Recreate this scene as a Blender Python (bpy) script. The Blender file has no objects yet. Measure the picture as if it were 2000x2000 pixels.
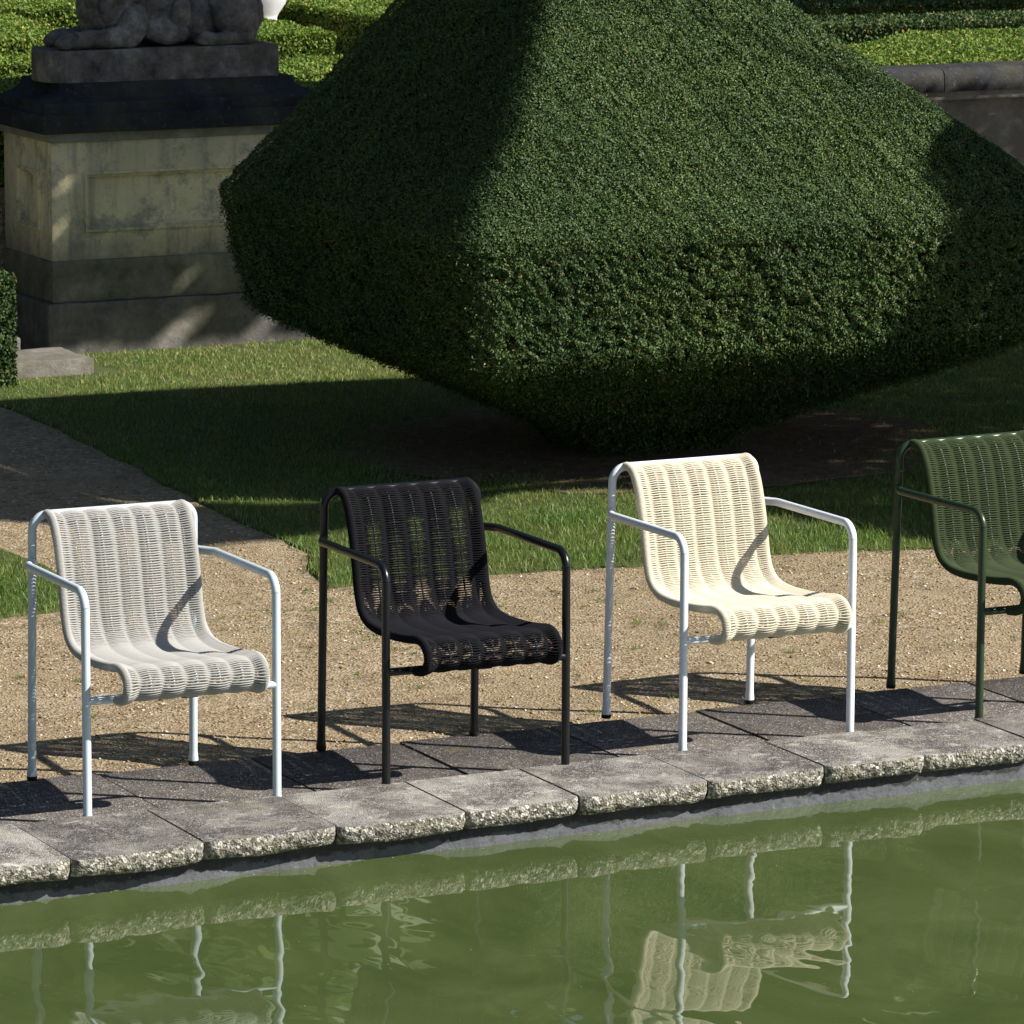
import bpy, math, random
import numpy as np
from mathutils import Matrix, Vector, noise

scene = bpy.context.scene
R = math.radians
rng = np.random.default_rng(7)
random.seed(7)

# ------------------------------------------------------------------ camera
cam_d = bpy.data.cameras.new('camera')
cam = bpy.data.objects.new('camera', cam_d)
scene.collection.objects.link(cam)
scene.camera = cam
cam_d.sensor_fit = 'HORIZONTAL'
cam_d.sensor_width = 36
cam_d.lens = 9.5077 * 36 / 2
cam_d.clip_start = 0.5
cam_d.clip_end = 800
cam.matrix_world = (Matrix.Translation((-5.165, -12.442, 3.257)) @ Matrix.Rotation(R(-26.5), 4, 'Z')
                    @ Matrix.Rotation(R(90 - 10.057), 4, 'X') @ Matrix.Rotation(R(0.193), 4, 'Z'))
cam_d.dof.use_dof = True
cam_d.dof.focus_distance = 13.9
cam_d.dof.aperture_fstop = 40

# ------------------------------------------------------------------ light
SUN_EL, SUN_TRAVEL = 38.0, 142.0
world = bpy.data.worlds.new('World')
scene.world = world
world.use_nodes = True
wn = world.node_tree
bg = wn.nodes['Background']
sky = wn.nodes.new('ShaderNodeTexSky')
sky.sky_type = 'NISHITA'
sky.sun_disc = False
sky.sun_elevation = R(SUN_EL)
sky.sun_rotation = R(90 - (SUN_TRAVEL + 180))
sky.air_density = 1.0
sky.dust_density = 0.6
sky.ozone_density = 1.2
wn.links.new(sky.outputs[0], bg.inputs['Color'])
bg.inputs['Strength'].default_value = 0.05
sun_d = bpy.data.lights.new('sun', 'SUN')
sun_d.energy = 5.0
sun_d.angle = R(0.5)
sun_d.color = (1.0, 0.95, 0.87)
sun = bpy.data.objects.new('sun', sun_d)
scene.collection.objects.link(sun)
tv = Vector((math.cos(R(SUN_TRAVEL)) * math.cos(R(SUN_EL)), math.sin(R(SUN_TRAVEL)) * math.cos(R(SUN_EL)), -math.sin(R(SUN_EL))))
sun.rotation_euler = tv.to_track_quat('-Z', 'Y').to_euler()
sun.location = (6, -8, 12)
vs = scene.view_settings
vs.view_transform = 'Standard'
vs.look = 'None'
vs.exposure = 0.75
vs.gamma = 1.0
scene.cycles.max_bounces = 6
scene.cycles.transparent_max_bounces = 4

# ------------------------------------------------------------------ helpers
def link(o, parent=None):
    scene.collection.objects.link(o)
    if parent is not None:
        o.parent = parent
    return o

def tag(o, label=None, cat=None, group=None, kind=None):
    if label: o['label'] = label
    if cat: o['category'] = cat
    if group: o['group'] = group
    if kind: o['kind'] = kind
    return o

def empty(name, loc, rz=0):
    o = bpy.data.objects.new(name, None)
    o.empty_display_size = 0.1
    link(o)
    o.location = loc
    o.rotation_euler = (0, 0, rz)
    return o

class MB:
    """collects vertices and faces; build() links them as one mesh object"""
    def __init__(s):
        s.v = []; s.f = []; s.n = 0
    def add(s, v, f):
        v = np.asarray(v, float).reshape(-1, 3)
        s.v.append(v)
        s.f += [[i + s.n for i in q] for q in f]
        s.n += len(v)
    def box(s, a, b):
        (x0, y0, z0), (x1, y1, z1) = a, b
        s.add([(x0, y0, z0), (x1, y0, z0), (x1, y1, z0), (x0, y1, z0), (x0, y0, z1), (x1, y0, z1), (x1, y1, z1), (x0, y1, z1)],
              [(0, 3, 2, 1), (4, 5, 6, 7), (0, 1, 5, 4), (1, 2, 6, 5), (2, 3, 7, 6), (3, 0, 4, 7)])
    def rings(s, rings, cap=True, close=True):
        k = len(rings[0]); f = []
        m = k if close else k - 1
        for i in range(len(rings) - 1):
            for j in range(m):
                a = i * k + j; b = i * k + (j + 1) % k
                f.append((a, b, b + k, a + k))
        if cap:
            f.append(tuple(range(k))[::-1])
            f.append(tuple(range((len(rings) - 1) * k, len(rings) * k)))
        s.add(np.concatenate([np.asarray(r) for r in rings]), f)
    def tube(s, path, rad, sides=16, cap=True):
        P = np.asarray(path, float)
        rad = np.broadcast_to(np.asarray(rad, float), (len(P),))
        T = np.gradient(P, axis=0)
        T /= np.linalg.norm(T, axis=1)[:, None]
        up = np.array([0, 0, 1.0]) if abs(T[0][2]) < 0.9 else np.array([0, 1.0, 0])
        n = np.cross(T[0], up); n /= np.linalg.norm(n)
        ang = np.linspace(0, 2 * np.pi, sides, endpoint=False)
        rings = []
        for i in range(len(P)):
            n = n - T[i] * (n @ T[i]); n /= np.linalg.norm(n)
            b = np.cross(T[i], n)
            rings.append(P[i] + rad[i] * (np.cos(ang)[:, None] * n + np.sin(ang)[:, None] * b))
        s.rings(rings, cap)
    def build(s, name, mat, parent=None, smooth=True, angle=40):
        me = bpy.data.meshes.new(name)
        me.from_pydata(np.concatenate(s.v).tolist(), [], s.f)
        me.validate()
        if smooth:
            me.polygons.foreach_set('use_smooth', [True] * len(me.polygons))
            me.set_sharp_from_angle(angle=R(angle))
        me.materials.append(mat)
        return link(bpy.data.objects.new(name, me), parent)

def smooth_path(pts, radii, step=0.006):
    """polyline with circular fillets at the inner points"""
    P = [np.array(p, float) for p in pts]
    out = [P[0]]
    for i in range(1, len(P) - 1):
        a, b, c = P[i - 1], P[i], P[i + 1]
        u = (a - b); lu = np.linalg.norm(u); u /= lu
        w = (c - b); lw = np.linalg.norm(w); w /= lw
        th = math.acos(max(-1, min(1, u @ w)))
        if th > 3.1:
            out.append(b); continue
        r = radii[i - 1]
        d = min(r / math.tan(th / 2), lu * 0.49, lw * 0.49)
        r = d * math.tan(th / 2)
        bis = (u + w); bis /= np.linalg.norm(bis)
        cen = b + bis * (r / math.sin(th / 2))
        s0 = b + u * d - cen; e0 = b + w * d - cen
        tot = math.pi - th
        n = max(5, int(tot * r / step))
        for k in range(n + 1):
            t = k / n
            v = (math.sin((1 - t) * tot) * s0 + math.sin(t * tot) * e0) / math.sin(tot)
            out.append(cen + v)
    out.append(P[-1])
    return np.array(out)

def cr(pts, n):
    """Catmull-Rom resample"""
    P = np.array(pts, float)
    P = np.vstack([2 * P[0] - P[1], P, 2 * P[-1] - P[-2]])
    out = []
    for i in range(1, len(P) - 2):
        for t in np.linspace(0, 1, n, endpoint=False):
            a, b, c, d = P[i - 1:i + 3]
            out.append(0.5 * (2 * b + (c - a) * t + (2 * a - 5 * b + 4 * c - d) * t ** 2 + (3 * b - a - 3 * c + d) * t ** 3))
    out.append(P[-2])
    return np.array(out)

def by_length(P, n):
    d = np.r_[0, np.cumsum(np.linalg.norm(np.diff(P, axis=0), axis=1))]
    t = np.linspace(0, d[-1], n)
    return np.stack([np.interp(t, d, P[:, k]) for k in range(P.shape[1])], 1), d[-1]

def fast_mesh(name, verts, quads, mat, parent=None, rnd=None, smooth=False):
    """numpy mesh of equal-size faces, optional float attribute per face"""
    me = bpy.data.meshes.new(name)
    k = quads.shape[1]
    me.vertices.add(len(verts)); me.loops.add(quads.size); me.polygons.add(len(quads))
    me.vertices.foreach_set('co', np.ascontiguousarray(verts, np.float32).ravel())
    me.loops.foreach_set('vertex_index', np.ascontiguousarray(quads, np.int32).ravel())
    me.polygons.foreach_set('loop_start', np.arange(0, quads.size, k, dtype=np.int32))
    me.polygons.foreach_set('loop_total', np.full(len(quads), k, np.int32))
    if smooth:
        me.polygons.foreach_set('use_smooth', np.ones(len(quads), bool))
    me.update(calc_edges=True)
    if rnd is not None:
        at = me.attributes.new('rnd', 'FLOAT', 'FACE')
        at.data.foreach_set('value', np.asarray(rnd, np.float32))
    me.materials.append(mat)
    return link(bpy.data.objects.new(name, me), parent)

# ------------------------------------------------------------------ materials
class NT:
    def __init__(s, name):
        s.m = bpy.data.materials.new(name); s.m.use_nodes = True
        s.t = s.m.node_tree; s.b = s.t.nodes['Principled BSDF']
        s.tc = s.t.nodes.new('ShaderNodeTexCoord')
    def n(s, kind, **kw):
        o = s.t.nodes.new('ShaderNode' + kind)
        for k, v in kw.items(): setattr(o, k, v)
        return o
    def l(s, a, b): s.t.links.new(a, b)
    def noise(s, scale, detail=6, rough=0.6, vec=None, dist=0):
        o = s.n('TexNoise'); o.inputs['Scale'].default_value = scale
        o.inputs['Detail'].default_value = detail; o.inputs['Roughness'].default_value = rough
        o.inputs['Distortion'].default_value = dist
        s.l(vec if vec is not None else s.tc.outputs['Object'], o.inputs['Vector'])
        return o.outputs['Fac']
    def voro(s, scale, out='Color', feature='F1', vec=None):
        o = s.n('TexVoronoi', feature=feature); o.inputs['Scale'].default_value = scale
        s.l(vec if vec is not None else s.tc.outputs['Object'], o.inputs['Vector'])
        return o.outputs[out]
    def ramp(s, fac, stops, interp='LINEAR'):
        o = s.n('ValToRGB'); o.color_ramp.interpolation = interp
        e = o.color_ramp.elements
        e[0].position, e[1].position = stops[0][0], stops[-1][0]
        def c4(c): return (c, c, c, 1) if isinstance(c, (int, float)) else (*c, 1)
        e[0].color = c4(stops[0][1]); e[1].color = c4(stops[-1][1])
        for p, c in stops[1:-1]:
            x = e.new(p); x.color = c4(c)
        s.l(fac, o.inputs['Fac'])
        return o.outputs['Color']
    def mix(s, fac, a, b, mode='MIX'):
        o = s.n('Mix', data_type='RGBA', blend_type=mode)
        for sock, v in ((o.inputs[0], fac), (o.inputs[6], a), (o.inputs[7], b)):
            if isinstance(v, (int, float)): sock.default_value = v
            elif isinstance(v, tuple): sock.default_value = (*v, 1)
            else: s.l(v, sock)
        return o.outputs[2]
    def math(s, op, a, b=0.0):
        o = s.n('Math', operation=op)
        for i, v in enumerate((a, b)):
            if isinstance(v, (int, float)): o.inputs[i].default_value = v
            else: s.l(v, o.inputs[i])
        return o.outputs[0]
    def bump(s, h, strength=0.5, dist=0.01, prev=None):
        o = s.n('Bump'); o.inputs['Strength'].default_value = strength; o.inputs['Distance'].default_value = dist
        s.l(h, o.inputs['Height'])
        if prev is not None: s.l(prev, o.inputs['Normal'])
        return o.outputs['Normal']
    def done(s, color=None, rough=0.8, normal=None, spec=None, metal=None):
        if color is not None:
            if isinstance(color, tuple): s.b.inputs['Base Color'].default_value = (*color, 1)
            else: s.l(color, s.b.inputs['Base Color'])
        if isinstance(rough, (int, float)): s.b.inputs['Roughness'].default_value = rough
        else: s.l(rough, s.b.inputs['Roughness'])
        if normal is not None: s.l(normal, s.b.inputs['Normal'])
        if spec is not None: s.b.inputs['Specular IOR Level'].default_value = spec
        if metal is not None: s.b.inputs['Metallic'].default_value = metal
        return s.m

def mat_gravel():
    t = NT('gravel')
    big = t.noise(1.3, 5)
    fine = t.voro(105)
    sep = t.n('SeparateColor'); t.l(fine, sep.inputs[0])
    c = t.ramp(sep.outputs[0], [(0, (0.13, 0.085, 0.045)), (0.18, (0.25, 0.175, 0.095)), (0.5, (0.39, 0.295, 0.18)), (0.82, (0.50, 0.40, 0.26)), (0.93, (0.60, 0.50, 0.36)), (1, (0.85, 0.80, 0.70))])
    c = t.mix(0.42, c, t.ramp(t.noise(38, 9, 0.85), [(0.36, (0.07, 0.045, 0.025)), (0.48, (0.36, 0.26, 0.145)), (0.62, (0.62, 0.50, 0.33))]))
    v2 = t.voro(48); s2 = t.n('SeparateColor'); t.l(v2, s2.inputs[0])
    c = t.mix(t.ramp(s2.outputs[1], [(0.90, 0.0), (0.93, 0.55)], 'CONSTANT'), c, (0.70, 0.64, 0.54))
    c = t.mix(t.ramp(s2.outputs[2], [(0.90, 0.0), (0.93, 0.6)], 'CONSTANT'), c, (0.12, 0.085, 0.055))
    c = t.mix(t.ramp(big, [(0.42, 0.0), (0.6, 0.6)]), c, (0.36, 0.28, 0.17))
    c = t.mix(t.ramp(t.noise(3.2, 8, 0.75), [(0.50, 0.0), (0.60, 0.55)]), c, (0.50, 0.40, 0.26))
    c = t.mix(t.ramp(t.noise(7, 7, 0.7), [(0.54, 0.0), (0.66, 0.6)]), c, (0.15, 0.11, 0.07))
    n = t.bump(t.voro(105, 'Distance'), 1.0, 0.010)
    n = t.bump(t.noise(30, 8, 0.75), 0.8, 0.02, n)
    return t.done(c, 0.9, n, 0.2)

def mat_slab(base=(0.155, 0.142, 0.135), pale=0.5):
    t = NT('aggregate_slab')
    geo = t.n('ObjectInfo')
    sp = t.voro(260); sep = t.n('SeparateColor'); t.l(sp, sep.inputs[0])
    b = base
    c = t.ramp(sep.outputs[0], [(0, tuple(x * 0.35 for x in b)), (0.45, tuple(x * 0.8 for x in b)), (0.8, tuple(x * 1.3 for x in b)), (0.93, tuple(x * 1.9 for x in b)), (1, (0.62, 0.58, 0.54))])
    blot = t.ramp(t.noise(4, 10, 0.78, dist=0.3), [(0.44, 0.0), (0.52, 0.55), (0.60, 1.0)])
    c = t.mix(t.math('MULTIPLY', blot, pale), c, (0.37, 0.35, 0.325))
    wh = t.ramp(t.noise(13, 10, 0.85, dist=0.6), [(0.54, 0.0), (0.59, 1.0)])
    c = t.mix(t.math('MULTIPLY', wh, pale * 0.8), c, (0.56, 0.54, 0.51))
    dk = t.ramp(t.noise(5.3, 10, 0.8), [(0.50, 0.0), (0.58, 1.0)])
    c = t.mix(t.math('MULTIPLY', dk, 0.5), c, (0.07, 0.06, 0.056))
    ly = t.ramp(t.noise(8, 9, 0.75), [(0.57, 0.0), (0.64, 1.0)])
    c = t.mix(t.math('MULTIPLY', ly, 0.35), c, (0.25, 0.22, 0.08))
    at = t.n('Attribute', attribute_name='tone')
    c = t.mix(1.0, c, t.ramp(at.outputs['Fac'], [(0, (0.70, 0.69, 0.68)), (1, (1.22, 1.21, 1.18))]), 'MULTIPLY')
    n = t.bump(t.voro(260, 'Distance'), 0.7, 0.003)
    n = t.bump(t.noise(60, 8, 0.8), 0.6, 0.006, n)
    return t.done(c, 0.92, n, 0.2)

def mat_broken():
    t = NT('broken_concrete')
    sp = t.voro(120); sep = t.n('SeparateColor'); t.l(sp, sep.inputs[0])
    c = t.ramp(sep.outputs[0], [(0, (0.085, 0.078, 0.065)), (0.3, (0.18, 0.168, 0.142)), (0.7, (0.29, 0.272, 0.235)), (0.9, (0.50, 0.47, 0.41)), (1, (0.70, 0.67, 0.60))])
    gr = t.ramp(t.noise(10, 7, 0.7), [(0.50, 0.0), (0.72, 0.6)])
    c = t.mix(gr, c, (0.20, 0.19, 0.085))
    n = t.bump(t.voro(150, 'Distance'), 0.8, 0.005)
    n = t.bump(t.noise(70, 8, 0.8), 0.5, 0.006, n)
    return t.done(c, 0.95, n, 0.15)

def mat_liner():
    t = NT('pond_liner')
    sx = t.n('SeparateXYZ'); t.l(t.tc.outputs['Object'], sx.inputs[0])
    h = t.math('ADD', t.math('MULTIPLY', sx.outputs[2], 9.0), t.math('ADD', t.math('MULTIPLY', t.noise(8, 9, 0.75), 0.9), 0.62))
    pale = t.ramp(h, [(0.48, 0.0), (0.54, 1.0)])
    c = t.mix(pale, (0.088, 0.092, 0.105), (0.010, 0.011, 0.013))  # upper band near black: the coping's shadow put into the colour
    c = t.mix(t.ramp(t.noise(26, 9, 0.8), [(0.52, 0.0), (0.60, 0.7)]), c, (0.035, 0.036, 0.030))
    c = t.mix(t.ramp(t.noise(70, 6, 0.8), [(0.60, 0.0), (0.66, 0.7)]), c, (0.22, 0.21, 0.17))
    return t.done(c, 0.6, t.bump(t.noise(25, 6), 0.5, 0.01))

def mat_water():
    t = NT('pond_water')
    mp = t.n('Mapping'); t.l(t.tc.outputs['Object'], mp.inputs[0])
    mp.inputs['Rotation'].default_value = (0, 0, R(-26.5))
    mp.inputs['Scale'].default_value = (1.0, 0.55, 1.0)
    w = mp.outputs[0]
    silt = t.noise(1.7, 6, 0.6, w, 1.2)
    c = t.ramp(silt, [(0.25, (0.044, 0.066, 0.020)), (0.5, (0.064, 0.088, 0.029)), (0.75, (0.088, 0.112, 0.042))])
    n = t.bump(t.noise(3.0, 1.5, 0.35, w, 0.5), 0.22, 0.022)
    n = t.bump(t.noise(8.0, 1.0, 0.3, w, 0.6), 0.14, 0.007, n)
    t.b.inputs['IOR'].default_value = 1.38
    m = t.done(c, 0.015, n)
    t.b.inputs['Specular IOR Level'].default_value = 0.5
    return m

def mat_metal(name, col, rough=0.38):
    t = NT(name)
    n = t.bump(t.noise(900, 2, 0.5), 0.06, 0.001)
    c = t.mix(t.ramp(t.noise(14, 5), [(0.4, 0.0), (0.8, 0.18)]), col, tuple(x * 0.86 for x in col))
    return t.done(c, rough, n, 0.45)

def mat_cord(name, col):
    t = NT(name)
    w = t.n('TexWave', wave_type='BANDS', bands_direction='DIAGONAL')
    w.inputs['Scale'].default_value = 260; t.l(t.tc.outputs['Object'], w.inputs['Vector'])
    c = t.mix(t.ramp(t.noise(30, 5), [(0.3, 0.0), (0.8, 0.22)]), col, tuple(x * 0.80 for x in col))
    return t.done(c, 0.85, t.bump(w.outputs['Fac'], 0.25, 0.0008), 0.15)

def mat_leaf(name, stops, patch=0.25, rough=0.45, trans=0.0, spec=0.5, dark=(0.02, 0.035, 0.012), pscale=1.6):
    t = NT(name)
    a = t.n('Attribute', attribute_name='rnd')
    c = t.ramp(a.outputs['Fac'], stops)
    c = t.mix(t.ramp(t.noise(pscale, 5, 0.6), [(0.40, 0.0), (0.70, patch)]), c, dark)
    m = t.done(c, rough, None, spec)
    if trans: t.b.inputs['Transmission Weight'].default_value = 0
    if trans:
        tr = t.n('BsdfTranslucent'); t.l(c, tr.inputs[0])
        mx = t.n('MixShader'); mx.inputs[0].default_value = trans
        out = t.t.nodes['Material Output']
        t.l(t.b.outputs[0], mx.inputs[1]); t.l(tr.outputs[0], mx.inputs[2]); t.l(mx.outputs[0], out.inputs[0])
    return m

def mat_flat(name, col, rough=0.9, bscale=30, bstr=0.5, var=0.3, spec=0.2):
    t = NT(name)
    c = t.mix(t.ramp(t.noise(bscale * 0.3, 7, 0.7), [(0.35, 0.0), (0.7, 1.0)]), tuple(x * (1 - var) for x in col), tuple(x * (1 + var) for x in col))
    return t.done(c, rough, t.bump(t.noise(bscale, 7, 0.7), bstr, 0.01), spec)

def mat_soil():
    t = NT('bare_soil')
    c = t.ramp(t.noise(22, 9, 0.8), [(0.3, (0.09, 0.062, 0.045)), (0.55, (0.24, 0.165, 0.12)), (0.75, (0.42, 0.31, 0.23))])
    return t.done(c, 0.95, t.bump(t.noise(30, 8, 0.8), 0.9, 0.03), 0.1)

def mat_render():
    """cream lime render with grey weathering, run-off streaks and green algae"""
    t = NT('weathered_render')
    c = t.mix(t.ramp(t.noise(2.6, 8, 0.7), [(0.42, 0.0), (0.58, 1.0)]), (0.88, 0.77, 0.47), (0.68, 0.60, 0.43))
    c = t.mix(t.ramp(t.noise(4.2, 10, 0.8), [(0.50, 0.0), (0.60, 0.8)]), c, (0.27, 0.26, 0.235))
    mp = t.n('Mapping'); t.l(t.tc.outputs['Object'], mp.inputs[0]); mp.inputs['Scale'].default_value = (14, 14, 1.2)
    c = t.mix(t.ramp(t.noise(1.0, 6, 0.7, mp.outputs[0]), [(0.50, 0.0), (0.68, 0.6)]), c, (0.22, 0.21, 0.18))
    c = t.mix(t.ramp(t.noise(1.4, 4, 0.5), [(0.48, 0.0), (0.64, 0.55)]), c, (0.56, 0.54, 0.28))
    sx = t.n('SeparateXYZ'); t.l(t.tc.outputs['Object'], sx.inputs[0])
    low = t.ramp(t.math('ADD', sx.outputs[2], t.math('MULTIPLY', t.noise(7, 9, 0.8), -0.5)), [(0.16, 1.0), (0.42, 0.0)])
    c = t.mix(t.math('MULTIPLY', low, 0.75), c, (0.13, 0.125, 0.10))
    c = t.mix(t.ramp(t.noise(45, 6, 0.7), [(0.62, 0.0), (0.70, 0.6)]), c, (0.13, 0.12, 0.10))
    return t.done(c, 0.9, t.bump(t.noise(60, 7, 0.7), 0.4, 0.008), 0.2)

def mat_stone(name, dark, mid, light, lichen=0.8, sc=6):
    t = NT(name)
    c = t.ramp(t.noise(sc, 9, 0.75), [(0.3, dark), (0.52, mid), (0.75, light)])
    c = t.mix(t.math('MULTIPLY', t.ramp(t.noise(sc * 7, 9, 0.8), [(0.57, 0.0), (0.68, 1.0)]), lichen), c, (0.33, 0.34, 0.33))
    c = t.mix(t.ramp(t.noise(sc * 0.4, 5, 0.6), [(0.5, 0.0), (0.7, 0.5)]), c, (0.10, 0.095, 0.045))
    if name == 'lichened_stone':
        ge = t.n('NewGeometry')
        c = t.mix(t.ramp(ge.outputs['Pointiness'], [(0.44, 0.85), (0.50, 0.0)]), c, (0.02, 0.019, 0.018))  # occlusion shade put into the colour: concave creases go dark
    n = t.bump(t.noise(sc * 8, 9, 0.8), 0.7, 0.012)
    return t.done(c, 0.93, n, 0.2)

def mat_brown_wall():
    t = NT('shaded_brown_render')
    c = t.mix(t.ramp(t.noise(2.0, 9, 0.75), [(0.45, 0.0), (0.58, 1.0)]), (0.20, 0.175, 0.145), (0.31, 0.28, 0.24))
    c = t.mix(t.ramp(t.noise(6, 9, 0.8), [(0.55, 0.0), (0.63, 0.5)]), c, (0.40, 0.40, 0.38))
    return t.done(c, 0.9, t.bump(t.noise(60, 7, 0.7), 0.4, 0.008), 0.2)

M = {}
M['gravel'] = mat_gravel()
M['slab'] = mat_slab((0.115, 0.102, 0.096), 0.14)
M['coping'] = mat_slab((0.155, 0.147, 0.14), 0.9)
M['broken'] = mat_broken()
M['liner'] = mat_liner()
M['water'] = mat_water()
M['soil'] = mat_soil()
M['turf'] = mat_flat('turf_soil', (0.075, 0.092, 0.03), 0.95, 25, 0.8)
M['render'] = mat_render()
M['wall'] = mat_brown_wall()
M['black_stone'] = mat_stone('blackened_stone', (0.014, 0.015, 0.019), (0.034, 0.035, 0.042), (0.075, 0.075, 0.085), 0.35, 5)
M['base_stone'] = mat_stone('weathered_base_stone', (0.07, 0.065, 0.063), (0.19, 0.18, 0.165), (0.38, 0.36, 0.31), 0.6, 5)
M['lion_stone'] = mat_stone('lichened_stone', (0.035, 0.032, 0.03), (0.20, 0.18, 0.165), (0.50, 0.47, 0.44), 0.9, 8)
M['step_stone'] = mat_stone('pale_step_stone', (0.10, 0.09, 0.085), (0.20, 0.185, 0.165), (0.32, 0.30, 0.27), 0.5, 8)
M['pot'] = mat_flat('white_stone', (0.72, 0.72, 0.72), 0.6, 20, 0.2, 0.08)
M['bark'] = mat_flat('bark', (0.09, 0.065, 0.045), 0.95, 40, 0.9)
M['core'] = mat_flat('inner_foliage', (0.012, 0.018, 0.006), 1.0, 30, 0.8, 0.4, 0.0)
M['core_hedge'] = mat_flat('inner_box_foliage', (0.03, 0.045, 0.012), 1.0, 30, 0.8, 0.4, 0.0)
M['yew'] = mat_leaf('yew_leaf', [(0, (0.020, 0.046, 0.011)), (0.5, (0.066, 0.114, 0.028)), (0.9, (0.118, 0.178, 0.046)), (0.978, (0.17, 0.24, 0.075)), (0.985, (0.30, 0.13, 0.03)), (1, (0.34, 0.20, 0.05))],
                    0.6, 0.55, 0.0, 0.26, (0.026, 0.062, 0.022))
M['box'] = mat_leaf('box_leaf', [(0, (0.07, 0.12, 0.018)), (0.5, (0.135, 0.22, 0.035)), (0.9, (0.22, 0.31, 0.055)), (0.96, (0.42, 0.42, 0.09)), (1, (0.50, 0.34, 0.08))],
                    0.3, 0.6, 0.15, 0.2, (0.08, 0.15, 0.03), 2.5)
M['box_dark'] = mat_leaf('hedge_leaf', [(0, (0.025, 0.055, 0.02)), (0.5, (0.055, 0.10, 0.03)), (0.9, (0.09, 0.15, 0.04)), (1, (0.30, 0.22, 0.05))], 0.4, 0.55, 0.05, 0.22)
M['grass'] = mat_leaf('grass_blade', [(0, (0.065, 0.14, 0.022)), (0.45, (0.12, 0.235, 0.04)), (0.70, (0.21, 0.31, 0.06)), (0.84, (0.36, 0.36, 0.12)), (1, (0.62, 0.52, 0.26))],
                      0.7, 0.5, 0.35, 0.35, (0.25, 0.25, 0.075), 2.2)
M['tree_leaf'] = mat_leaf('tree_leaf', [(0, (0.03, 0.06, 0.015)), (1, (0.08, 0.14, 0.03))], 0.3, 0.5, 0.1)
M['foot'] = mat_flat('black_rubber', (0.012, 0.012, 0.012), 0.6, 60, 0.1, 0.1)
M['pebble'] = mat_leaf('pebble', [(0, (0.10, 0.065, 0.035)), (0.35, (0.30, 0.215, 0.12)), (0.75, (0.48, 0.37, 0.225)), (0.92, (0.60, 0.50, 0.35)), (1, (0.88, 0.84, 0.76))], 0.2, 0.8, 0, 0.25, (0.25, 0.18, 0.1))
M['dead'] = mat_flat('dead_leaf', (0.28, 0.12, 0.05), 0.8, 60, 0.4)

# ------------------------------------------------------------------ ground, water, paving
WZ, GZ = -0.09, -0.04

def grid_sheet(name, x0, x1, y0, y1, nx, ny, zfun, mat, hole=None):
    xs = np.linspace(x0, x1, nx); ys = np.linspace(y0, y1, ny)
    X, Y = np.meshgrid(xs, ys)
    Z = zfun(X, Y)
    v = np.stack([X.ravel(), Y.ravel(), Z.ravel()], 1)
    i = np.arange((ny - 1) * (nx - 1)); r = i // (nx - 1); c = i % (nx - 1)
    a = r * nx + c
    q = np.stack([a, a + 1, a + nx + 1, a + nx], 1)
    return tag(fast_mesh(name, v, q, mat, smooth=True), kind='structure')

def ground_z(X, Y):
    return GZ + 0.006 * np.sin(X * 2.3 + Y) * np.sin(Y * 1.9) + 0.003 * np.sin(X * 7.1) * np.cos(Y * 6.3)

# one large sheet reaching the horizon beyond the pond
g = MB()
g.add([(-300, 0.3, GZ - 0.02), (300, 0.3, GZ - 0.02), (300, 500, GZ - 0.02), (-300, 500, GZ - 0.02)], [(0, 1, 2, 3)])
tag(g.build('ground', M['turf'], smooth=False), kind='structure')
grid_sheet('gravel_path', -9, 14, 0.5, 10, 200, 90, ground_z, M['gravel'])
g = MB()
g.add([(-60, -80, WZ - 0.6), (60, -80, WZ - 0.6), (60, 0.0, WZ - 0.6), (-60, 0.0, WZ - 0.6)], [(0, 1, 2, 3)])
tag(g.build('pond_bed', M['soil'], smooth=False), kind='structure')
g = MB()
g.add([(-60, -80, WZ), (60, -80, WZ), (60, -0.30, WZ), (-60, -0.30, WZ)], [(0, 1, 2, 3)])
tag(g.build('pond_water', M['water'], smooth=False), kind='structure')

# liner strip under the coping
def lin_y(x): return -0.396 + 0.0195 * (x + 0.7)
xs = np.linspace(-9, 12, 900)
ly = lin_y(xs) + 0.005 * np.sin(xs * 5.1) + 0.004 * np.sin(xs * 13.7 + 1) + 0.002 * np.sin(xs * 31)
prof = [(0.03, -0.012), (0.0, -0.03), (-0.004, -0.06), (-0.006, -0.09), (-0.02, -0.16), (-0.05, -0.6)]
g = MB()
rows = [np.stack([xs, ly + dy, np.full_like(xs, z)], 1) for dy, z in prof]
g.rings(rows, cap=False, close=False)
tag(g.build('pond_liner', M['liner']), kind='structure')

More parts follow.
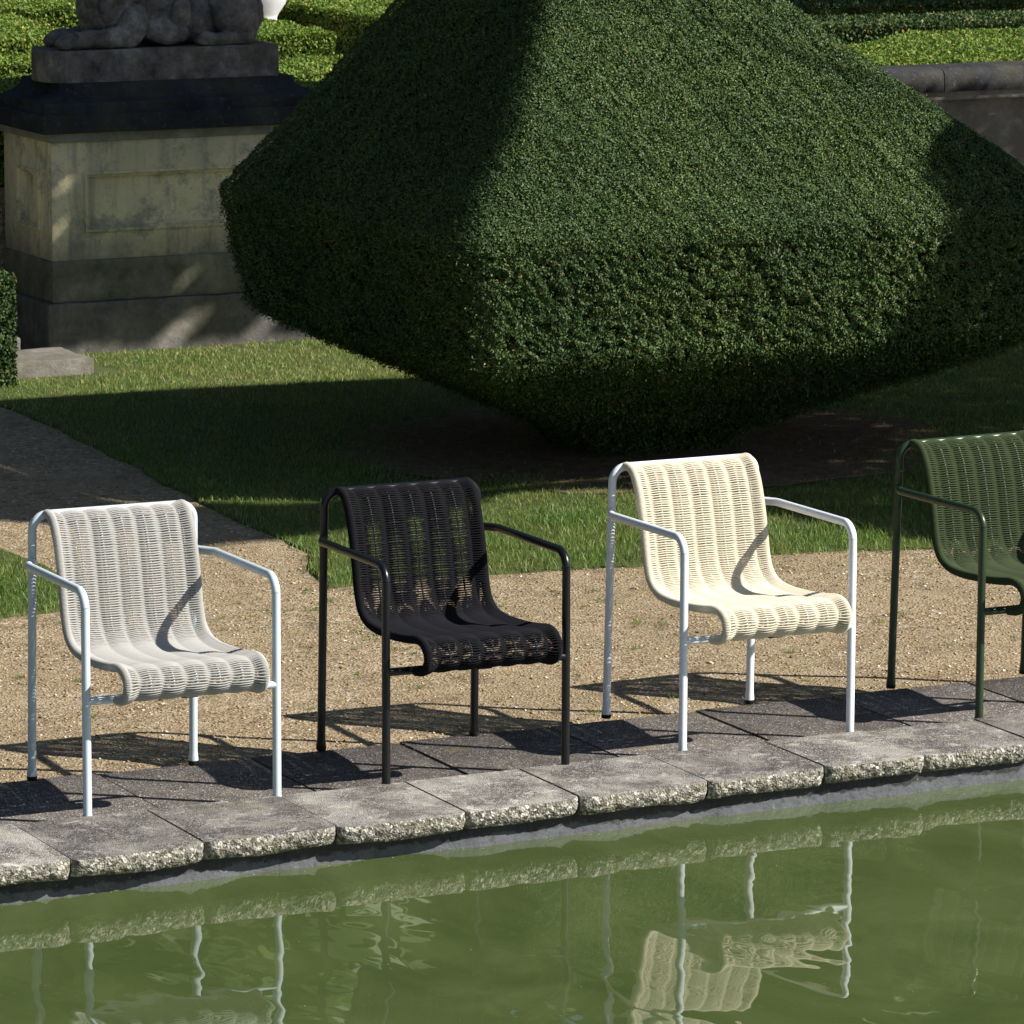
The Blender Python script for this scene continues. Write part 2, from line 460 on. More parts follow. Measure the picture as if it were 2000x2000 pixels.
# coping stones: broken front edge, each stone a little out of line
CT = 0.027          # coping top
def coping_front(x): return -0.448 + 0.026 * (x + 0.5)
joints = [-9.0] + [-2.49, -2.10, -1.70, -1.31, -0.915, -0.515, -0.115, 0.29, 0.69, 1.06, 1.485, 1.885, 2.225, 2.62, 3.02, 3.43, 3.83, 4.24, 4.65, 5.06] + [12.0]
g = MB(); gb = MB(); tone_a = []; tone_b = []
for i in range(len(joints) - 1):
    tone = random.random()
    a, b = joints[i] + 0.003, joints[i + 1] - 0.003
    if b - a > 3: nx = 60
    else: nx = 56
    dy = random.uniform(-0.012, 0.012); dz = random.uniform(-0.002, 0.002); skew = random.uniform(-0.006, 0.006)
    seed = i * 3.7
    xs = np.linspace(a, b, nx)
    top_prof = [-0.006, -0.06, -0.15, -0.25, -0.33]
    tops = []
    for y in top_prof:
        tops.append([(x, y, CT + dz) for x in xs])
    fe = []
    ntop = 13
    front = []
    for x in xs:
        u = (x - a) / (b - a)
        yf = coping_front(x) + dy + skew * (u - 0.5) * 2
        end = min(u, 1 - u) * (b - a)
        rc = 0.020 * math.exp(-end / 0.013)
        n1 = noise.noise((x * 9, seed, 0)) * 0.0035 + noise.noise((x * 45, seed, 3)) * 0.0012
        fe.append(yf + rc + n1)
        col = []
        for k in range(ntop):
            t = k / (ntop - 1)
            z = CT + dz - 0.002 - t * 0.054
            bulge = -0.004 * math.sin(t * math.pi) ** 0.7 + 0.012 * t ** 3
            nn = noise.fractal((x * 50, z * 50, seed), 0.8, 2.0, 3) * 0.0042 + noise.noise((x * 140, z * 140, seed)) * 0.002
            nn *= min(1, t * 6)
            lowcut = noise.noise((x * 6, 9, seed)) * 0.010 * t
            col.append((x, yf + rc + n1 * (1 - t) + bulge + nn, z + lowcut))
        front.append(col)
    tops.append([(x, y + 0.004, CT - 0.0005 + dz) for x, y in zip(xs, fe)])
    tops.append([(x, y, CT - 0.002 + dz) for x, y in zip(xs, fe)])
    g.rings([np.array(r) for r in tops], cap=False, close=False)
    fr = [np.array([front[j][k] for j in range(nx)]) for k in range(ntop)]
    fr.append(np.array([(x, -0.20, fr[-1][j][2] + 0.004) for j, x in enumerate(xs)]))
    gb.rings(fr, cap=False, close=False)
    # ends
    for j in (0, nx - 1):
        p = [front[j][k] for k in range(ntop)] + [(xs[j], -0.006, -0.034), (xs[j], -0.006, CT + dz)]
        gb.add(p, [tuple(range(len(p)))])
    gb.add([(xs[0], -0.006, CT + dz), (xs[-1], -0.006, CT + dz), (xs[-1], -0.006, -0.034), (xs[0], -0.006, -0.034)], [(0, 1, 2, 3)])
    tone_a += [tone] * (len(g.f) - len(tone_a)); tone_b += [tone] * (len(gb.f) - len(tone_b))
cop = g.build('pond_coping', M['coping'], angle=60)
me = cop.data
cb = gb.build('coping_edge', M['broken'], angle=50)
# join the two surfaces into one structure
me2 = cb.data
nv = len(me.vertices)
V = [tuple(v.co) for v in me.vertices] + [tuple(v.co) for v in me2.vertices]
F = [tuple(p.vertices) for p in me.polygons] + [tuple(i + nv for i in p.vertices) for p in me2.polygons]
nf = len(me.polygons)
j = bpy.data.meshes.new('pond_coping')
j.from_pydata(V, [], F)
j.materials.append(M['coping']); j.materials.append(M['broken'])
for k, p in enumerate(j.polygons):
    p.material_index = 0 if k < nf else 1
    p.use_smooth = True
j.set_sharp_from_angle(angle=R(50))
if len(j.polygons) == len(tone_a) + len(tone_b):
    j.attributes.new('tone', 'FLOAT', 'FACE').data.foreach_set('value', np.array(tone_a + tone_b, np.float32))
cop.data = j
bpy.data.objects.remove(cb)
tag(cop, kind='structure')

# paving slabs behind the coping
g = MB(); tone_s = []
sj = [-9, -4, -3.49, -2.99, -2.5, -2.01, -1.52, -1.02, -0.53, -0.035, 0.455, 0.945, 1.455, 1.965, 2.46, 2.955, 3.45, 3.95, 4.45, 4.95, 5.5, 12]
for i in range(len(sj) - 1):
    a, b = sj[i] + 0.004, sj[i + 1] - 0.004
    z = random.uniform(-0.0025, 0.0015); tl = random.uniform(-0.002, 0.002)
    nx = 24
    xs = np.linspace(a, b, nx)
    e = np.array([noise.noise((x * 14, i, 0)) * 0.004 + noise.noise((x * 60, i, 0)) * 0.0025 for x in xs])
    e2_ = np.array([noise.noise((x * 14, i, 7)) * 0.005 for x in xs])
    zz = z + tl * np.linspace(-1, 1, nx)
    yb = 0.583 + random.uniform(-0.006, 0.006)
    rws = [np.stack([xs, 0.004 + e2_, zz - 0.05], 1), np.stack([xs, 0.004 + e2_, zz - 0.004], 1), np.stack([xs, 0.009 + e2_, zz], 1), np.stack([xs, np.full(nx, 0.3), zz], 1),
           np.stack([xs, yb - 0.005 + e, zz], 1), np.stack([xs, yb + e, zz - 0.004], 1), np.stack([xs, yb + e, zz - 0.06], 1)]
    g.rings(rws, cap=False, close=False)
    for k in (0, nx - 1):
        p = [tuple(r[k]) for r in rws]
        g.add(p, [tuple(range(len(p)))])
    tone_s += [random.random()] * (len(g.f) - len(tone_s))
pv = tag(g.build('paving', M['slab'], angle=50), kind='structure')
if len(pv.data.polygons) == len(tone_s):
    pv.data.attributes.new('tone', 'FLOAT', 'FACE').data.foreach_set('value', np.array(tone_s, np.float32))
print('tones', len(pv.data.polygons), len(tone_s), len(cop.data.polygons), len(tone_a) + len(tone_b))
g = MB(); g.add([(-9, -0.3, -0.034), (12, -0.3, -0.034), (12, 0.56, -0.034), (-9, 0.56, -0.034)], [(0, 1, 2, 3)])
tag(g.build('paving_bed', M['soil'], smooth=False), kind='structure')

# ------------------------------------------------------------------ lawn areas
def in_poly(x, y, poly):
    c = np.zeros(len(x), bool)
    n = len(poly)
    for i in range(n):
        x0, y0 = poly[i]; x1, y1 = poly[(i + 1) % n]
        hit = ((y0 > y) != (y1 > y)) & (x < (x1 - x0) * (y - y0) / (y1 - y0 + 1e-12) + x0)
        c ^= hit
    return c

def vnoise(x, y, s, seed=0):
    """cheap smooth value noise"""
    r = np.random.default_rng(seed); tab = r.random((64, 64))
    X = x * s; Y = y * s
    xi = np.floor(X).astype(int); yi = np.floor(Y).astype(int)
    fx = X - xi; fy = Y - yi
    fx = fx * fx * (3 - 2 * fx); fy = fy * fy * (3 - 2 * fy)
    g_ = lambda a, b: tab[a % 64, b % 64]
    return (g_(xi, yi) * (1 - fx) + g_(xi + 1, yi) * fx) * (1 - fy) + (g_(xi, yi + 1) * (1 - fx) + g_(xi + 1, yi + 1) * fx) * fy

LAWN = [(1.85, 3.07), (2.2, 3.12), (2.6, 3.06), (3.05, 2.95), (3.3, 3.02), (3.6, 2.95), (4.0, 2.86), (4.6, 2.72), (6, 2.6), (9, 2.6), (9, 8.82), (2.2, 8.82), (2.25, 8.15), (2.28, 7.6), (2.29, 7.0), (2.19, 5.8), (2.12, 4.9), (2.09, 4.3), (2.04, 3.7), (1.9, 3.3)]
PATCH = [(-2.5, 3.02), (0.6, 3.07), (0.83, 3.09), (0.98, 3.3), (1.05, 3.66), (1.06, 3.99), (1.03, 4.3), (0.9, 8.0), (-2.5, 8.0)]
BUSH = (4.33, 5.40)

def rough(poly, amp=0.013, step=0.06):
    out = []
    n = len(poly)
    for i in range(n):
        (x0, y0), (x1, y1) = poly[i], poly[(i + 1) % n]
        L = math.hypot(x1 - x0, y1 - y0); m = max(1, int(L / step))
        nx_, ny_ = (y1 - y0) / L, -(x1 - x0) / L
        for k in range(m):
            t = k / m; x = x0 + (x1 - x0) * t; y = y0 + (y1 - y0) * t
            o = noise.noise((x * 2.7, y * 2.7, 1)) * amp * 1.6 + noise.noise((x * 11, y * 11, 2)) * amp
            out.append((x + nx_ * o, y + ny_ * o))
    return out
LAWN = rough(LAWN); PATCH = rough(PATCH)

def lawn_base(name, poly):
    g = MB()
    xs = np.array([p[0] for p in poly]); ys = np.array([p[1] for p in poly])
    g.add([(x, y, GZ + 0.014) for x, y in poly], [tuple(range(len(poly)))])
    g.add([(x, y, GZ + 0.014) for x, y in poly] + [(x + (x - xs.mean()) * 0.004, y + (y - ys.mean()) * 0.004, GZ - 0.01) for x, y in poly],
          [(i, (i + 1) % len(poly), (i + 1) % len(poly) + len(poly), i + len(poly)) for i in range(len(poly))])
    return tag(g.build(name, M['turf'], smooth=False), kind='structure')
lawn_base('lawn', LAWN); lawn_base('lawn_patch', PATCH)
# bare soil under the topiary
g = MB()
ring = []
for k in range(48):
    a = k / 48 * 2 * math.pi
    rr = 1.18 + 0.25 * noise.noise((math.cos(a) * 2, math.sin(a) * 2, 4))
    ring.append((BUSH[0] + math.cos(a) * rr * 1.12, BUSH[1] - 0.05 + math.sin(a) * rr, GZ + 0.0185))
g.add(ring, [tuple(range(48))])
tag(g.build('bare_soil', M['soil'], smooth=False), kind='structure')

def grass(name, regions, label):
    P = []; H = []; Wd = []; RN = []
    for poly, dens, x0, x1, y0, y1 in regions:
        n = int((x1 - x0) * (y1 - y0) * dens)
        x = rng.uniform(x0, x1, n); y = rng.uniform(y0, y1, n)
        jit = 0.022
        ok = in_poly(x + 0.02 + rng.normal(0, jit, n), y + 0.03 + rng.normal(0, jit, n), poly)
        d = np.hypot((x - BUSH[0]) / 1.1, y - BUSH[1] + 0.05)
        ok &= (d > 1.12 + 0.35 * (vnoise(x, y, 2.6, 8) - 0.5) + rng.normal(0, 0.10, n)) | (rng.random(n) < 0.05)
        pt = vnoise(x, y, 1.7, 3)
        ok &= rng.random(n) < 0.5 + 0.7 * pt
        ok &= ~((x < 3.1) & (y > 8.15) & (x > 2.0))
        x = x[ok]; y = y[ok]; pt = pt[ok]
        h_ = (0.014 + 0.019 * rng.random(len(x)) ** 1.5) * (0.75 + 0.6 * vnoise(x, y, 4, 9))
        h_ *= np.where(y < 3.9, 1.1, 0.75)
        tall = rng.random(len(x)) < 0.006
        h_[tall] *= 1.9
        P.append(np.stack([x, y], 1)); H.append(h_)
        dry = np.clip((y - 5.5) / 3.5, 0, 1) * 0.26 + 0.26 * (vnoise(x, y, 3.1, 5) - 0.48)
        RN.append(np.clip(rng.random(len(x)) * 0.78 + dry, 0, 1))
    P = np.concatenate(P); H = np.concatenate(H); RN = np.concatenate(RN)
    n = len(P)
    a = rng.uniform(0, 2 * np.pi, n); lean = rng.uniform(0.1, 1.0, n) * H
    la = rng.uniform(0, 2 * np.pi, n)
    w = rng.uniform(0.0010, 0.0020, n)
    dx, dy = np.cos(a) * w, np.sin(a) * w
    lx, ly = np.cos(la) * lean, np.sin(la) * lean
    z0 = np.full(n, GZ + 0.012)
    V = np.zeros((n, 5, 3))
    V[:, 0] = np.stack([P[:, 0] - dx, P[:, 1] - dy, z0], 1)
    V[:, 1] = np.stack([P[:, 0] + dx, P[:, 1] + dy, z0], 1)
    V[:, 2] = np.stack([P[:, 0] + dx * .8 + lx * .35, P[:, 1] + dy * .8 + ly * .35, z0 + H * .6], 1)
    V[:, 3] = np.stack([P[:, 0] - dx * .8 + lx * .35, P[:, 1] - dy * .8 + ly * .35, z0 + H * .6], 1)
    V[:, 4] = np.stack([P[:, 0] + lx, P[:, 1] + ly, z0 + H], 1)
    b = np.arange(n)[:, None] * 5
    q1 = b + np.array([[0, 1, 2, 3]])
    # second segment as a degenerate-free quad (tip split)
    tris = b + np.array([[3, 2, 4]])
    Q = np.concatenate([q1[:, [0, 1, 2]], q1[:, [0, 2, 3]], tris])
    o = fast_mesh(name, V.reshape(-1, 3), Q, M['grass'], rnd=np.concatenate([RN, RN, RN]))
    return tag(o, label, 'grass', kind='stuff')
grass('lawn_grass', [(LAWN, 9000, 1.8, 9, 2.5, 8.9)], 'mown green lawn around the clipped bush, drier and yellower near the pedestal')
grass('corner_grass', [(PATCH, 9000, -2.0, 1.15, 2.95, 4.6)], 'small corner of green lawn beside the gravel behind the pale grey chair')
# sparse weeds in the gravel: little tufts
def weeds():
    V = []; F = []; n = 0; rn = []
    spots = []
    for _ in range(150):
        x = rng.uniform(-0.5, 4.6); y = rng.uniform(0.62, 2.95)
        if rng.random() < 0.55 and y < 1.8: continue
        spots.append((x, y, rng.uniform(0.3, 1)))
    for _ in range(60):
        spots.append((rng.uniform(1.1, 2.0), rng.uniform(1.9, 3.1), rng.uniform(0.2, 0.7)))
    for x, y, s in spots:
        for k in range(int(6 + 16 * s)):
            a = rng.uniform(0, 6.28); r_ = rng.random() * 0.035 * s
            px, py = x + math.cos(a) * r_, y + math.sin(a) * r_
            b = rng.uniform(0, 6.28); l = rng.uniform(0.008, 0.02) * (0.6 + s)
            w = 0.0018
            V += [(px - w * math.sin(b), py + w * math.cos(b), GZ), (px + w * math.sin(b), py - w * math.cos(b), GZ), (px + math.cos(b) * l * 0.8, py + math.sin(b) * l * 0.8, GZ + l * 0.7)]
            F.append((n, n + 1, n + 2)); n += 3; rn.append(rng.random() * 0.7)
    return tag(fast_mesh('gravel_weeds', np.array(V), np.array(F), M['grass'], rnd=rn), 'sparse little green weeds sprouting through the gravel', 'weeds', kind='stuff')
weeds()

# ------------------------------------------------------------------ pebbles
def pebbles():
    t = (1 + 5 ** 0.5) / 2
    ov = np.array([(1, 0, 0), (-1, 0, 0), (0, 1, 0), (0, -1, 0), (0, 0, 1), (0, 0, -1)], float)
    of = np.array([(0, 2, 4), (2, 1, 4), (1, 3, 4), (3, 0, 4), (2, 0, 5), (1, 2, 5), (3, 1, 5), (0, 3, 5)])
    n = 60000
    x = rng.uniform(-1.6, 4.8, n); y = 0.6 + rng.random(n) ** 1.25 * 6.5
    ok = ~in_poly(x, y, LAWN) & ~in_poly(x, y, PATCH)
    x = x[ok]; y = y[ok]; n = len(x)
    s = 0.0018 + 0.0042 * rng.random(n) ** 3 + np.where(rng.random(n) < 0.008, 0.0045, 0)
    a = rng.uniform(0, np.pi, n)
    S = np.stack([s * rng.uniform(0.9, 1.7, n), s, s * rng.uniform(0.4, 0.8, n)], 1)
    V = ov[None] * S[:, None] * rng.uniform(0.75, 1.2, (n, 6, 1))
    c, s_ = np.cos(a)[:, None], np.sin(a)[:, None]
    X = V[..., 0] * c - V[..., 1] * s_; Y = V[..., 0] * s_ + V[..., 1] * c
    z = ground_z(x, y) + S[:, 2] * 0.4
    V = np.stack([X + x[:, None], Y + y[:, None], V[..., 2] + z[:, None]], 2)
    F = (np.arange(n)[:, None, None] * 6 + of[None]).reshape(-1, 3)
    rn = np.repeat(rng.random(n) ** 0.9, 8)
    return tag(fast_mesh('loose_pebbles', V.reshape(-1, 3), F, M['pebble'], rnd=rn, smooth=False), 'loose tan and white pebbles scattered over the gravel', 'pebbles', kind='stuff')
pebbles()

# fallen leaves, grit on the slabs and floating bits on the water
def litter(name, pts, size, mat, label, cat, zoff):
    V = []; F = []; n = 0; rn = []
    for x, y, z in pts:
        a = rng.uniform(0, 6.28); s = size * rng.uniform(0.5, 1.5); w = s * rng.uniform(0.3, 0.6)
        ca, sa = math.cos(a), math.sin(a); cu = s * rng.uniform(0.05, 0.35)
        V += [(x - ca * s, y - sa * s, z + zoff), (x + sa * w, y - ca * w, z + zoff + cu), (x + ca * s, y + sa * s, z + zoff + cu * 0.3), (x - sa * w, y + ca * w, z + zoff + cu * 0.6)]
        F.append((n, n + 1, n + 2, n + 3)); n += 4; rn.append(rng.random())
    return tag(fast_mesh(name, np.array(V), np.array(F), mat, rnd=rn), label, cat, kind='stuff')
pp_ = [(rng.uniform(2.0, 5.0), rng.uniform(7.6, 8.8), GZ + 0.03) for _ in range(60)] + [(rng.uniform(1.2, 4.4), rng.uniform(0.6, 3.2), GZ + 0.004) for _ in range(45)]
pp_ += [(BUSH[0] + rng.normal(0, 0.9), BUSH[1] + rng.normal(-0.6, 0.6), GZ + 0.022) for _ in range(160)] + [(rng.uniform(-1, 4), rng.uniform(0.02, 0.06), 0.003) for _ in range(60)]
litter('fallen_leaves', pp_, 0.009, M['dead'], 'small brown fallen leaves and bits lying on lawn, soil and gravel', 'fallen leaves', 0.001)
pp_ = [(rng.uniform(-1.2, 4), -0.40 - abs(rng.normal(0, 0.02)) + 0.0195 * 0.5, WZ) for _ in range(420)] + [(rng.uniform(-2.5, 4), rng.uniform(-3.6, -0.4), WZ) for _ in range(260)]
litter('floating_specks', pp_, 0.0022, M['pebble'], 'pale dust specks and tiny leaf bits floating on the pond', 'floating debris', 0.0015)
pp_ = [(rng.uniform(-1, 4), rng.uniform(0.45, 0.58), 0.0) for _ in range(900)] + [(rng.uniform(-1, 4), rng.uniform(-0.3, 0.58), 0.0) for _ in range(260)]
litter('spilled_grit', [(x, y, 0.0 if y > 0 else CT) for x, y, z in pp_], 0.0024, M['pebble'], 'gravel grit spilled on the edge of the paving slabs', 'grit', 0.001)

# ------------------------------------------------------------------ leaf scatter
def leaf_quads(pts, nrm, length, width, tilt=0.9, seed=0):
    """one small diamond leaf per point, loosely lying on the surface"""
    r = np.random.default_rng(seed)
    n = len(pts)
    d = r.normal(0, 1, (n, 3)) + nrm * 0.6
    d /= np.linalg.norm(d, axis=1)[:, None]
    m = nrm + r.normal(0, tilt * 0.6, (n, 3))
    s = np.cross(d, m); s /= np.linalg.norm(s, axis=1)[:, None] + 1e-9
    L = (length * r.uniform(0.6, 1.25, n))[:, None]; Wd = (width * r.uniform(0.7, 1.3, n))[:, None]
    V = np.stack([pts - d * L * .5, pts + s * Wd * .5, pts + d * L * .5, pts - s * Wd * .5], 1)
    Q = np.arange(n * 4).reshape(n, 4)
    return V.reshape(-1, 3), Q

def surf_grid(fn, nu, nv):
    """evaluate closed surface fn(u,v)->xyz on a grid"""
    u = np.linspace(0, 1, nu, endpoint=False); v = np.linspace(0, 1, nv)
    U, Vv = np.meshgrid(u, v)
    return fn(U.ravel(), Vv.ravel()).reshape(nv, nu, 3)

# ------------------------------------------------------------------ topiary
TPROF = np.array([(-0.05, 0.30), (0.05, 0.36), (0.10, 0.44), (0.20, 0.62), (0.30, 0.80), (0.40, 0.97), (0.47, 1.08), (0.505, 1.125), (0.54, 1.145), (0.78, 1.175), (0.98, 1.195), (1.02, 1.19), (1.055, 1.165),
                  (1.30, 0.97), (1.55, 0.77), (1.80, 0.575), (1.98, 0.43), (2.04, 0.36), (2.08, 0.22), (2.09, 0.01)])
def make_topiary(loc, seed, name='topiary_bush', dens=1.0, scale=1.0):
    root = empty(name, (loc[0], loc[1], GZ))
    dl = np.r_[0, np.cumsum(np.hypot(*np.diff(TPROF, axis=0).T))]; dl /= dl[-1]
    def fn(u, v, inset=0.0):
        z = np.interp(v, dl, TPROF[:, 0]) - GZ; q = np.interp(v, dl, TPROF[:, 1]) * 1.035 * scale - inset
        q = np.maximum(q, 0.0)
        a = u * 2 * np.pi
        ca, sa = np.cos(a), np.sin(a)
        nexp = np.interp(z, [0, 0.3, 0.55, 2.4], [3.5, 7, 20, 24])
        rr = 1 / (np.abs(ca) ** nexp + np.abs(sa) ** nexp) ** (1 / nexp)
        cc = np.clip((z - 1.1) / 1.4, 0, 1)
        x = ca * rr * q * np.interp(z, [0, 0.5, 1.2, 2.0, 2.5], [1.0, 1.14, 1.165, 1.02, 0.98]) - 0.32 * cc
        y = sa * rr * q * np.interp(z, [0, 1.2, 2.0, 2.5], [1.0, 1.0, 1.2, 1.2]) + 0.165 * cc
        w = 0.008 * np.sin(x * 4.1 + seed) * np.sin(z * 5.2 + y * 3.3) + 0.005 * np.sin(y * 9 + z * 7 + seed) * np.sin(x * 8)
        k = 1 + w / np.maximum(q, 0.15)
        return np.stack([x * k, y * k, z], 1)
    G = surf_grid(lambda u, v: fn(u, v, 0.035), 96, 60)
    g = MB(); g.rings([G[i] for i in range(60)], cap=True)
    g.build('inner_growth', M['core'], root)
    # sample leaves
    nu, nv = 240, 160
    G = surf_grid(fn, nu, nv)
    A = G[:-1]; B = np.roll(G, -1, 1)[:-1]; D = G[1:]
    nr = np.cross(B - A, D - A); ar = np.linalg.norm(nr, axis=2)
    nr = nr / (ar[..., None] + 1e-12)
    cen = (A + D) / 2
    # outward check
    flip = (nr * (cen * [1, 1, 0.0])).sum(2) < 0
    nr[flip] *= -1
    ex = (G[:-1] + D) * 0.5
    # fewer leaves on faces turned away from the pond side
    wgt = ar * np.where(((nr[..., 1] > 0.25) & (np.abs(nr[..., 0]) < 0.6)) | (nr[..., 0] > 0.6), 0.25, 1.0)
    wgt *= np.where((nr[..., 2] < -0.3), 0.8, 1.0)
    n = int(950000 * dens)
    p = (wgt / wgt.sum()).ravel()
    idx = rng.choice(p.size, n, p=p)
    iv, iu = np.divmod(idx, nu)
    s, t = rng.random(n)[:, None], rng.random(n)[:, None]
    P = A[iv, iu] * (1 - s) * (1 - t) + B[iv, iu] * s * (1 - t) + D[iv, iu] * (1 - s) * t + np.roll(G, -1, 1)[1:][iv, iu] * s * t
    N = nr[iv, iu]
    lump = vnoise(P[:, 0] * 1.0 + P[:, 2], P[:, 1] + P[:, 2] * 0.7, 14, seed)
    lump2 = vnoise(P[:, 0] + P[:, 2] * 0.6, P[:, 1] - P[:, 2], 38, seed + 3)
    band = (P[:, 2] < 1.0) & (N[:, 2] > -0.3)
    off = -0.022 + 0.012 * lump + 0.014 * lump2 + rng.normal(0, 0.003, n) + np.where(band, -0.006 + 0.012 * (lump2 - 0.5), 0)
    stray = rng.random(n) < 0.01
    off[stray] += rng.uniform(0.0, 0.022, stray.sum())
    # the underside is looser
    und = N[:, 2] < -0.2
    off[und] += rng.normal(0, 0.014, und.sum())
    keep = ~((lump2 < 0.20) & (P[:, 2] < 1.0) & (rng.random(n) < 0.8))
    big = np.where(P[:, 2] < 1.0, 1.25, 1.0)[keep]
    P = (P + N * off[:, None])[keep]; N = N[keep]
    V, Q = leaf_quads(P, N, 0.0125 * big, 0.0050 * big, 0.75, seed)
    rn = np.clip(rng.random(len(P)), 0, 1)
    hi = P[:, 2] > 1.0
    rn[hi & (rn > 0.978) & (rng.random(len(P)) < 0.7)] = 0.6
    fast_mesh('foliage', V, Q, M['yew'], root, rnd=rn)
    # trunk
    g = MB(); g.tube([(0, 0, -0.05), (0.02, 0.01, 0.3), (0.0, 0.03, 1.2)], [0.09, 0.075, 0.04], 12)
    g.build('trunk', M['bark'], root)
    return root
bush = make_topiary(BUSH, 2)
tag(bush, 'large dark green clipped topiary bush shaped like a double pyramid behind the chairs', 'topiary bush')

# ------------------------------------------------------------------ box hedges
def leaf_block(name, poly, z0, z1, label, cat, mat, n, leaf=0.024, group=None, core='core_hedge', zr=0.012):
    """clipped hedge: polygon footprint, flat top, dense leaves on top and sides"""
    cx = sum(p[0] for p in poly) / len(poly); cy = sum(p[1] for p in poly) / len(poly)
    root = empty(name, (cx, cy, z0))
    pl = [(x - cx, y - cy) for x, y in poly]
    if sum(pl[i][0] * pl[(i + 1) % len(pl)][1] - pl[(i + 1) % len(pl)][0] * pl[i][1] for i in range(len(pl))) < 0: pl = pl[::-1]
    H = z1 - z0
    k = len(pl)
    n = int(n * 1.5)
    g = MB()
    sh = 0.03
    bt = 0.12 if name == 'box_hedge' else 0.0
    def ins(x, y, z):
        e = sh + (bt * 1.1 if z == 0 else 0)
        hx = max(abs(p[0]) for p in pl); hy = max(abs(p[1]) for p in pl)
        return (x * (1 - e / hx), y * (1 - e / hy), z)
    g.add([ins(x, y, z) for z in (0, H - sh) for x, y in pl],
          [(i, (i + 1) % k, (i + 1) % k + k, i + k) for i in range(k)] + [tuple(range(k, 2 * k))])
    g.build('inner_growth', M[core], root, smooth=False)
    sides = [math.dist(pl[i], pl[(i + 1) % k]) * H for i in range(k)]
    xs = [p[0] for p in pl]; ys = [p[1] for p in pl]
    area = abs(sum(pl[i][0] * pl[(i + 1) % k][1] - pl[(i + 1) % k][0] * pl[i][1] for i in range(k))) / 2
    tot = area + sum(sides)
    P = []; N = []
    nt = int(n * area / tot)
    x = rng.uniform(min(xs), max(xs), nt * 3); y = rng.uniform(min(ys), max(ys), nt * 3)
    ok = in_poly(x, y, pl); x = x[ok][:nt]; y = y[ok][:nt]
    P.append(np.stack([x, y, H + 0.018 * (vnoise(x + cx, y + cy, 6, 2) - 0.6) + rng.normal(0, zr * 0.5, len(x))], 1)); N.append(np.tile([0, 0, 1.0], (len(x), 1)))
    for i in range(k):
        a, b = np.array(pl[i]), np.array(pl[(i + 1) % k])
        m = int(n * sides[i] / tot)
        t = rng.random(m)[:, None]; z = rng.random(m) * H
        d = (b - a) / np.linalg.norm(b - a); nn = np.array([d[1], -d[0]])
        q = a + (b - a) * t
        q = q - nn * ((H - z) * 0.22)[:, None] * (1 if cat == 'hedge' and name == 'box_hedge' else 0)
        off = rng.normal(0, zr * 0.4, m) - 0.012 + 0.016 * vnoise(q[:, 0] + q[:, 1] + cx, z, 9, 4)
        q = q + nn * off[:, None]
        P.append(np.column_stack([q, z])); N.append(np.tile([nn[0], nn[1], 0], (m, 1)))
    P = np.concatenate(P); N = np.concatenate(N)
    V, Q = leaf_quads(P, N, leaf, leaf * 0.5, 0.8, int(abs(cx * 100)) % 1000)
    fast_mesh('foliage', V, Q, M[mat], root, rnd=rng.random(len(P)))
    return tag(root, label, cat, group)

TZ, HZ = 0.70, 1.15
G_H = 'low box hedges of the parterre'
leaf_block('box_hedge', [(0, 9.45), (4.2, 9.45), (4.2, 10.35), (0, 10.35)], TZ, HZ, 'low box hedge nearest behind the stone pedestal on its left', 'hedge', 'box', 60000, group=G_H)
leaf_block('box_hedge', [(1, 11.12), (4.3, 11.12), (4.3, 11.5), (1, 11.5)], TZ, HZ, 'narrow box hedge left of the lion, second row back', 'hedge', 'box', 40000, group=G_H)
leaf_block('box_hedge', [(2, 12.55), (4.35, 12.55), (4.72, 12.95), (4.8, 13.6), (4.9, 14.45), (2, 14.45)], TZ, HZ, 'broad flat box hedge with a slanting far edge, left of the lion', 'hedge', 'box', 70000, group=G_H)
leaf_block('box_hedge', [(2, 14.8), (6.0, 14.75), (6.0, 16.6), (2, 16.8)], TZ, HZ, 'farthest box hedge behind the lion in the upper left corner', 'hedge', 'box', 50000, group=G_H)
leaf_block('box_hedge', [(4.35, 9.2), (7.4, 9.2), (7.4, 9.6), (4.35, 9.6)], TZ, HZ, 'thin box hedge just right of the pedestal cornice, lowest in view', 'hedge', 'box', 40000, group=G_H)
leaf_block('box_hedge', [(4.35, 9.9), (6.6, 9.9), (6.6, 10.75), (4.35, 10.75)], TZ, HZ, 'box hedge right of the lion, in front of the taller square-ended one', 'hedge', 'box', 50000, group=G_H)
leaf_block('box_hedge', [(5.05, 12.2), (6.05, 12.25), (6.1, 13.4), (5.0, 13.4)], TZ, HZ, 'square-ended box hedge below the white stone urn', 'hedge', 'box', 40000, group=G_H)
leaf_block('box_hedge', [(6.77, 11.3), (8.3, 11.3), (8.3, 17), (6.77, 17)], TZ, HZ, 'long box hedge with a deeply shaded side left of the topiary top', 'hedge', 'box', 80000, group=G_H)
leaf_block('box_hedge', [(7.2, 9.16), (12, 9.16), (12, 10.9), (9.0, 11.0), (7.9, 10.0)], TZ, HZ, 'broad bright box hedge directly behind the right wall coping', 'hedge', 'box', 110000, group=G_H)
leaf_block('box_hedge', [(8.72, 11.6), (14, 11.45), (14, 12.1), (8.72, 12.2)], TZ, HZ, 'thin box hedge behind the broad bright one, upper right', 'hedge', 'box_dark', 60000, group=G_H)  # darker leaf colour stands in for this row's shaded faces
leaf_block('box_hedge', [(8.9, 12.95), (15, 12.85), (15, 15.4), (8.9, 15.4)], TZ, HZ, 'shaded box hedge in the top right corner', 'hedge', 'box_dark', 60000, group=G_H)
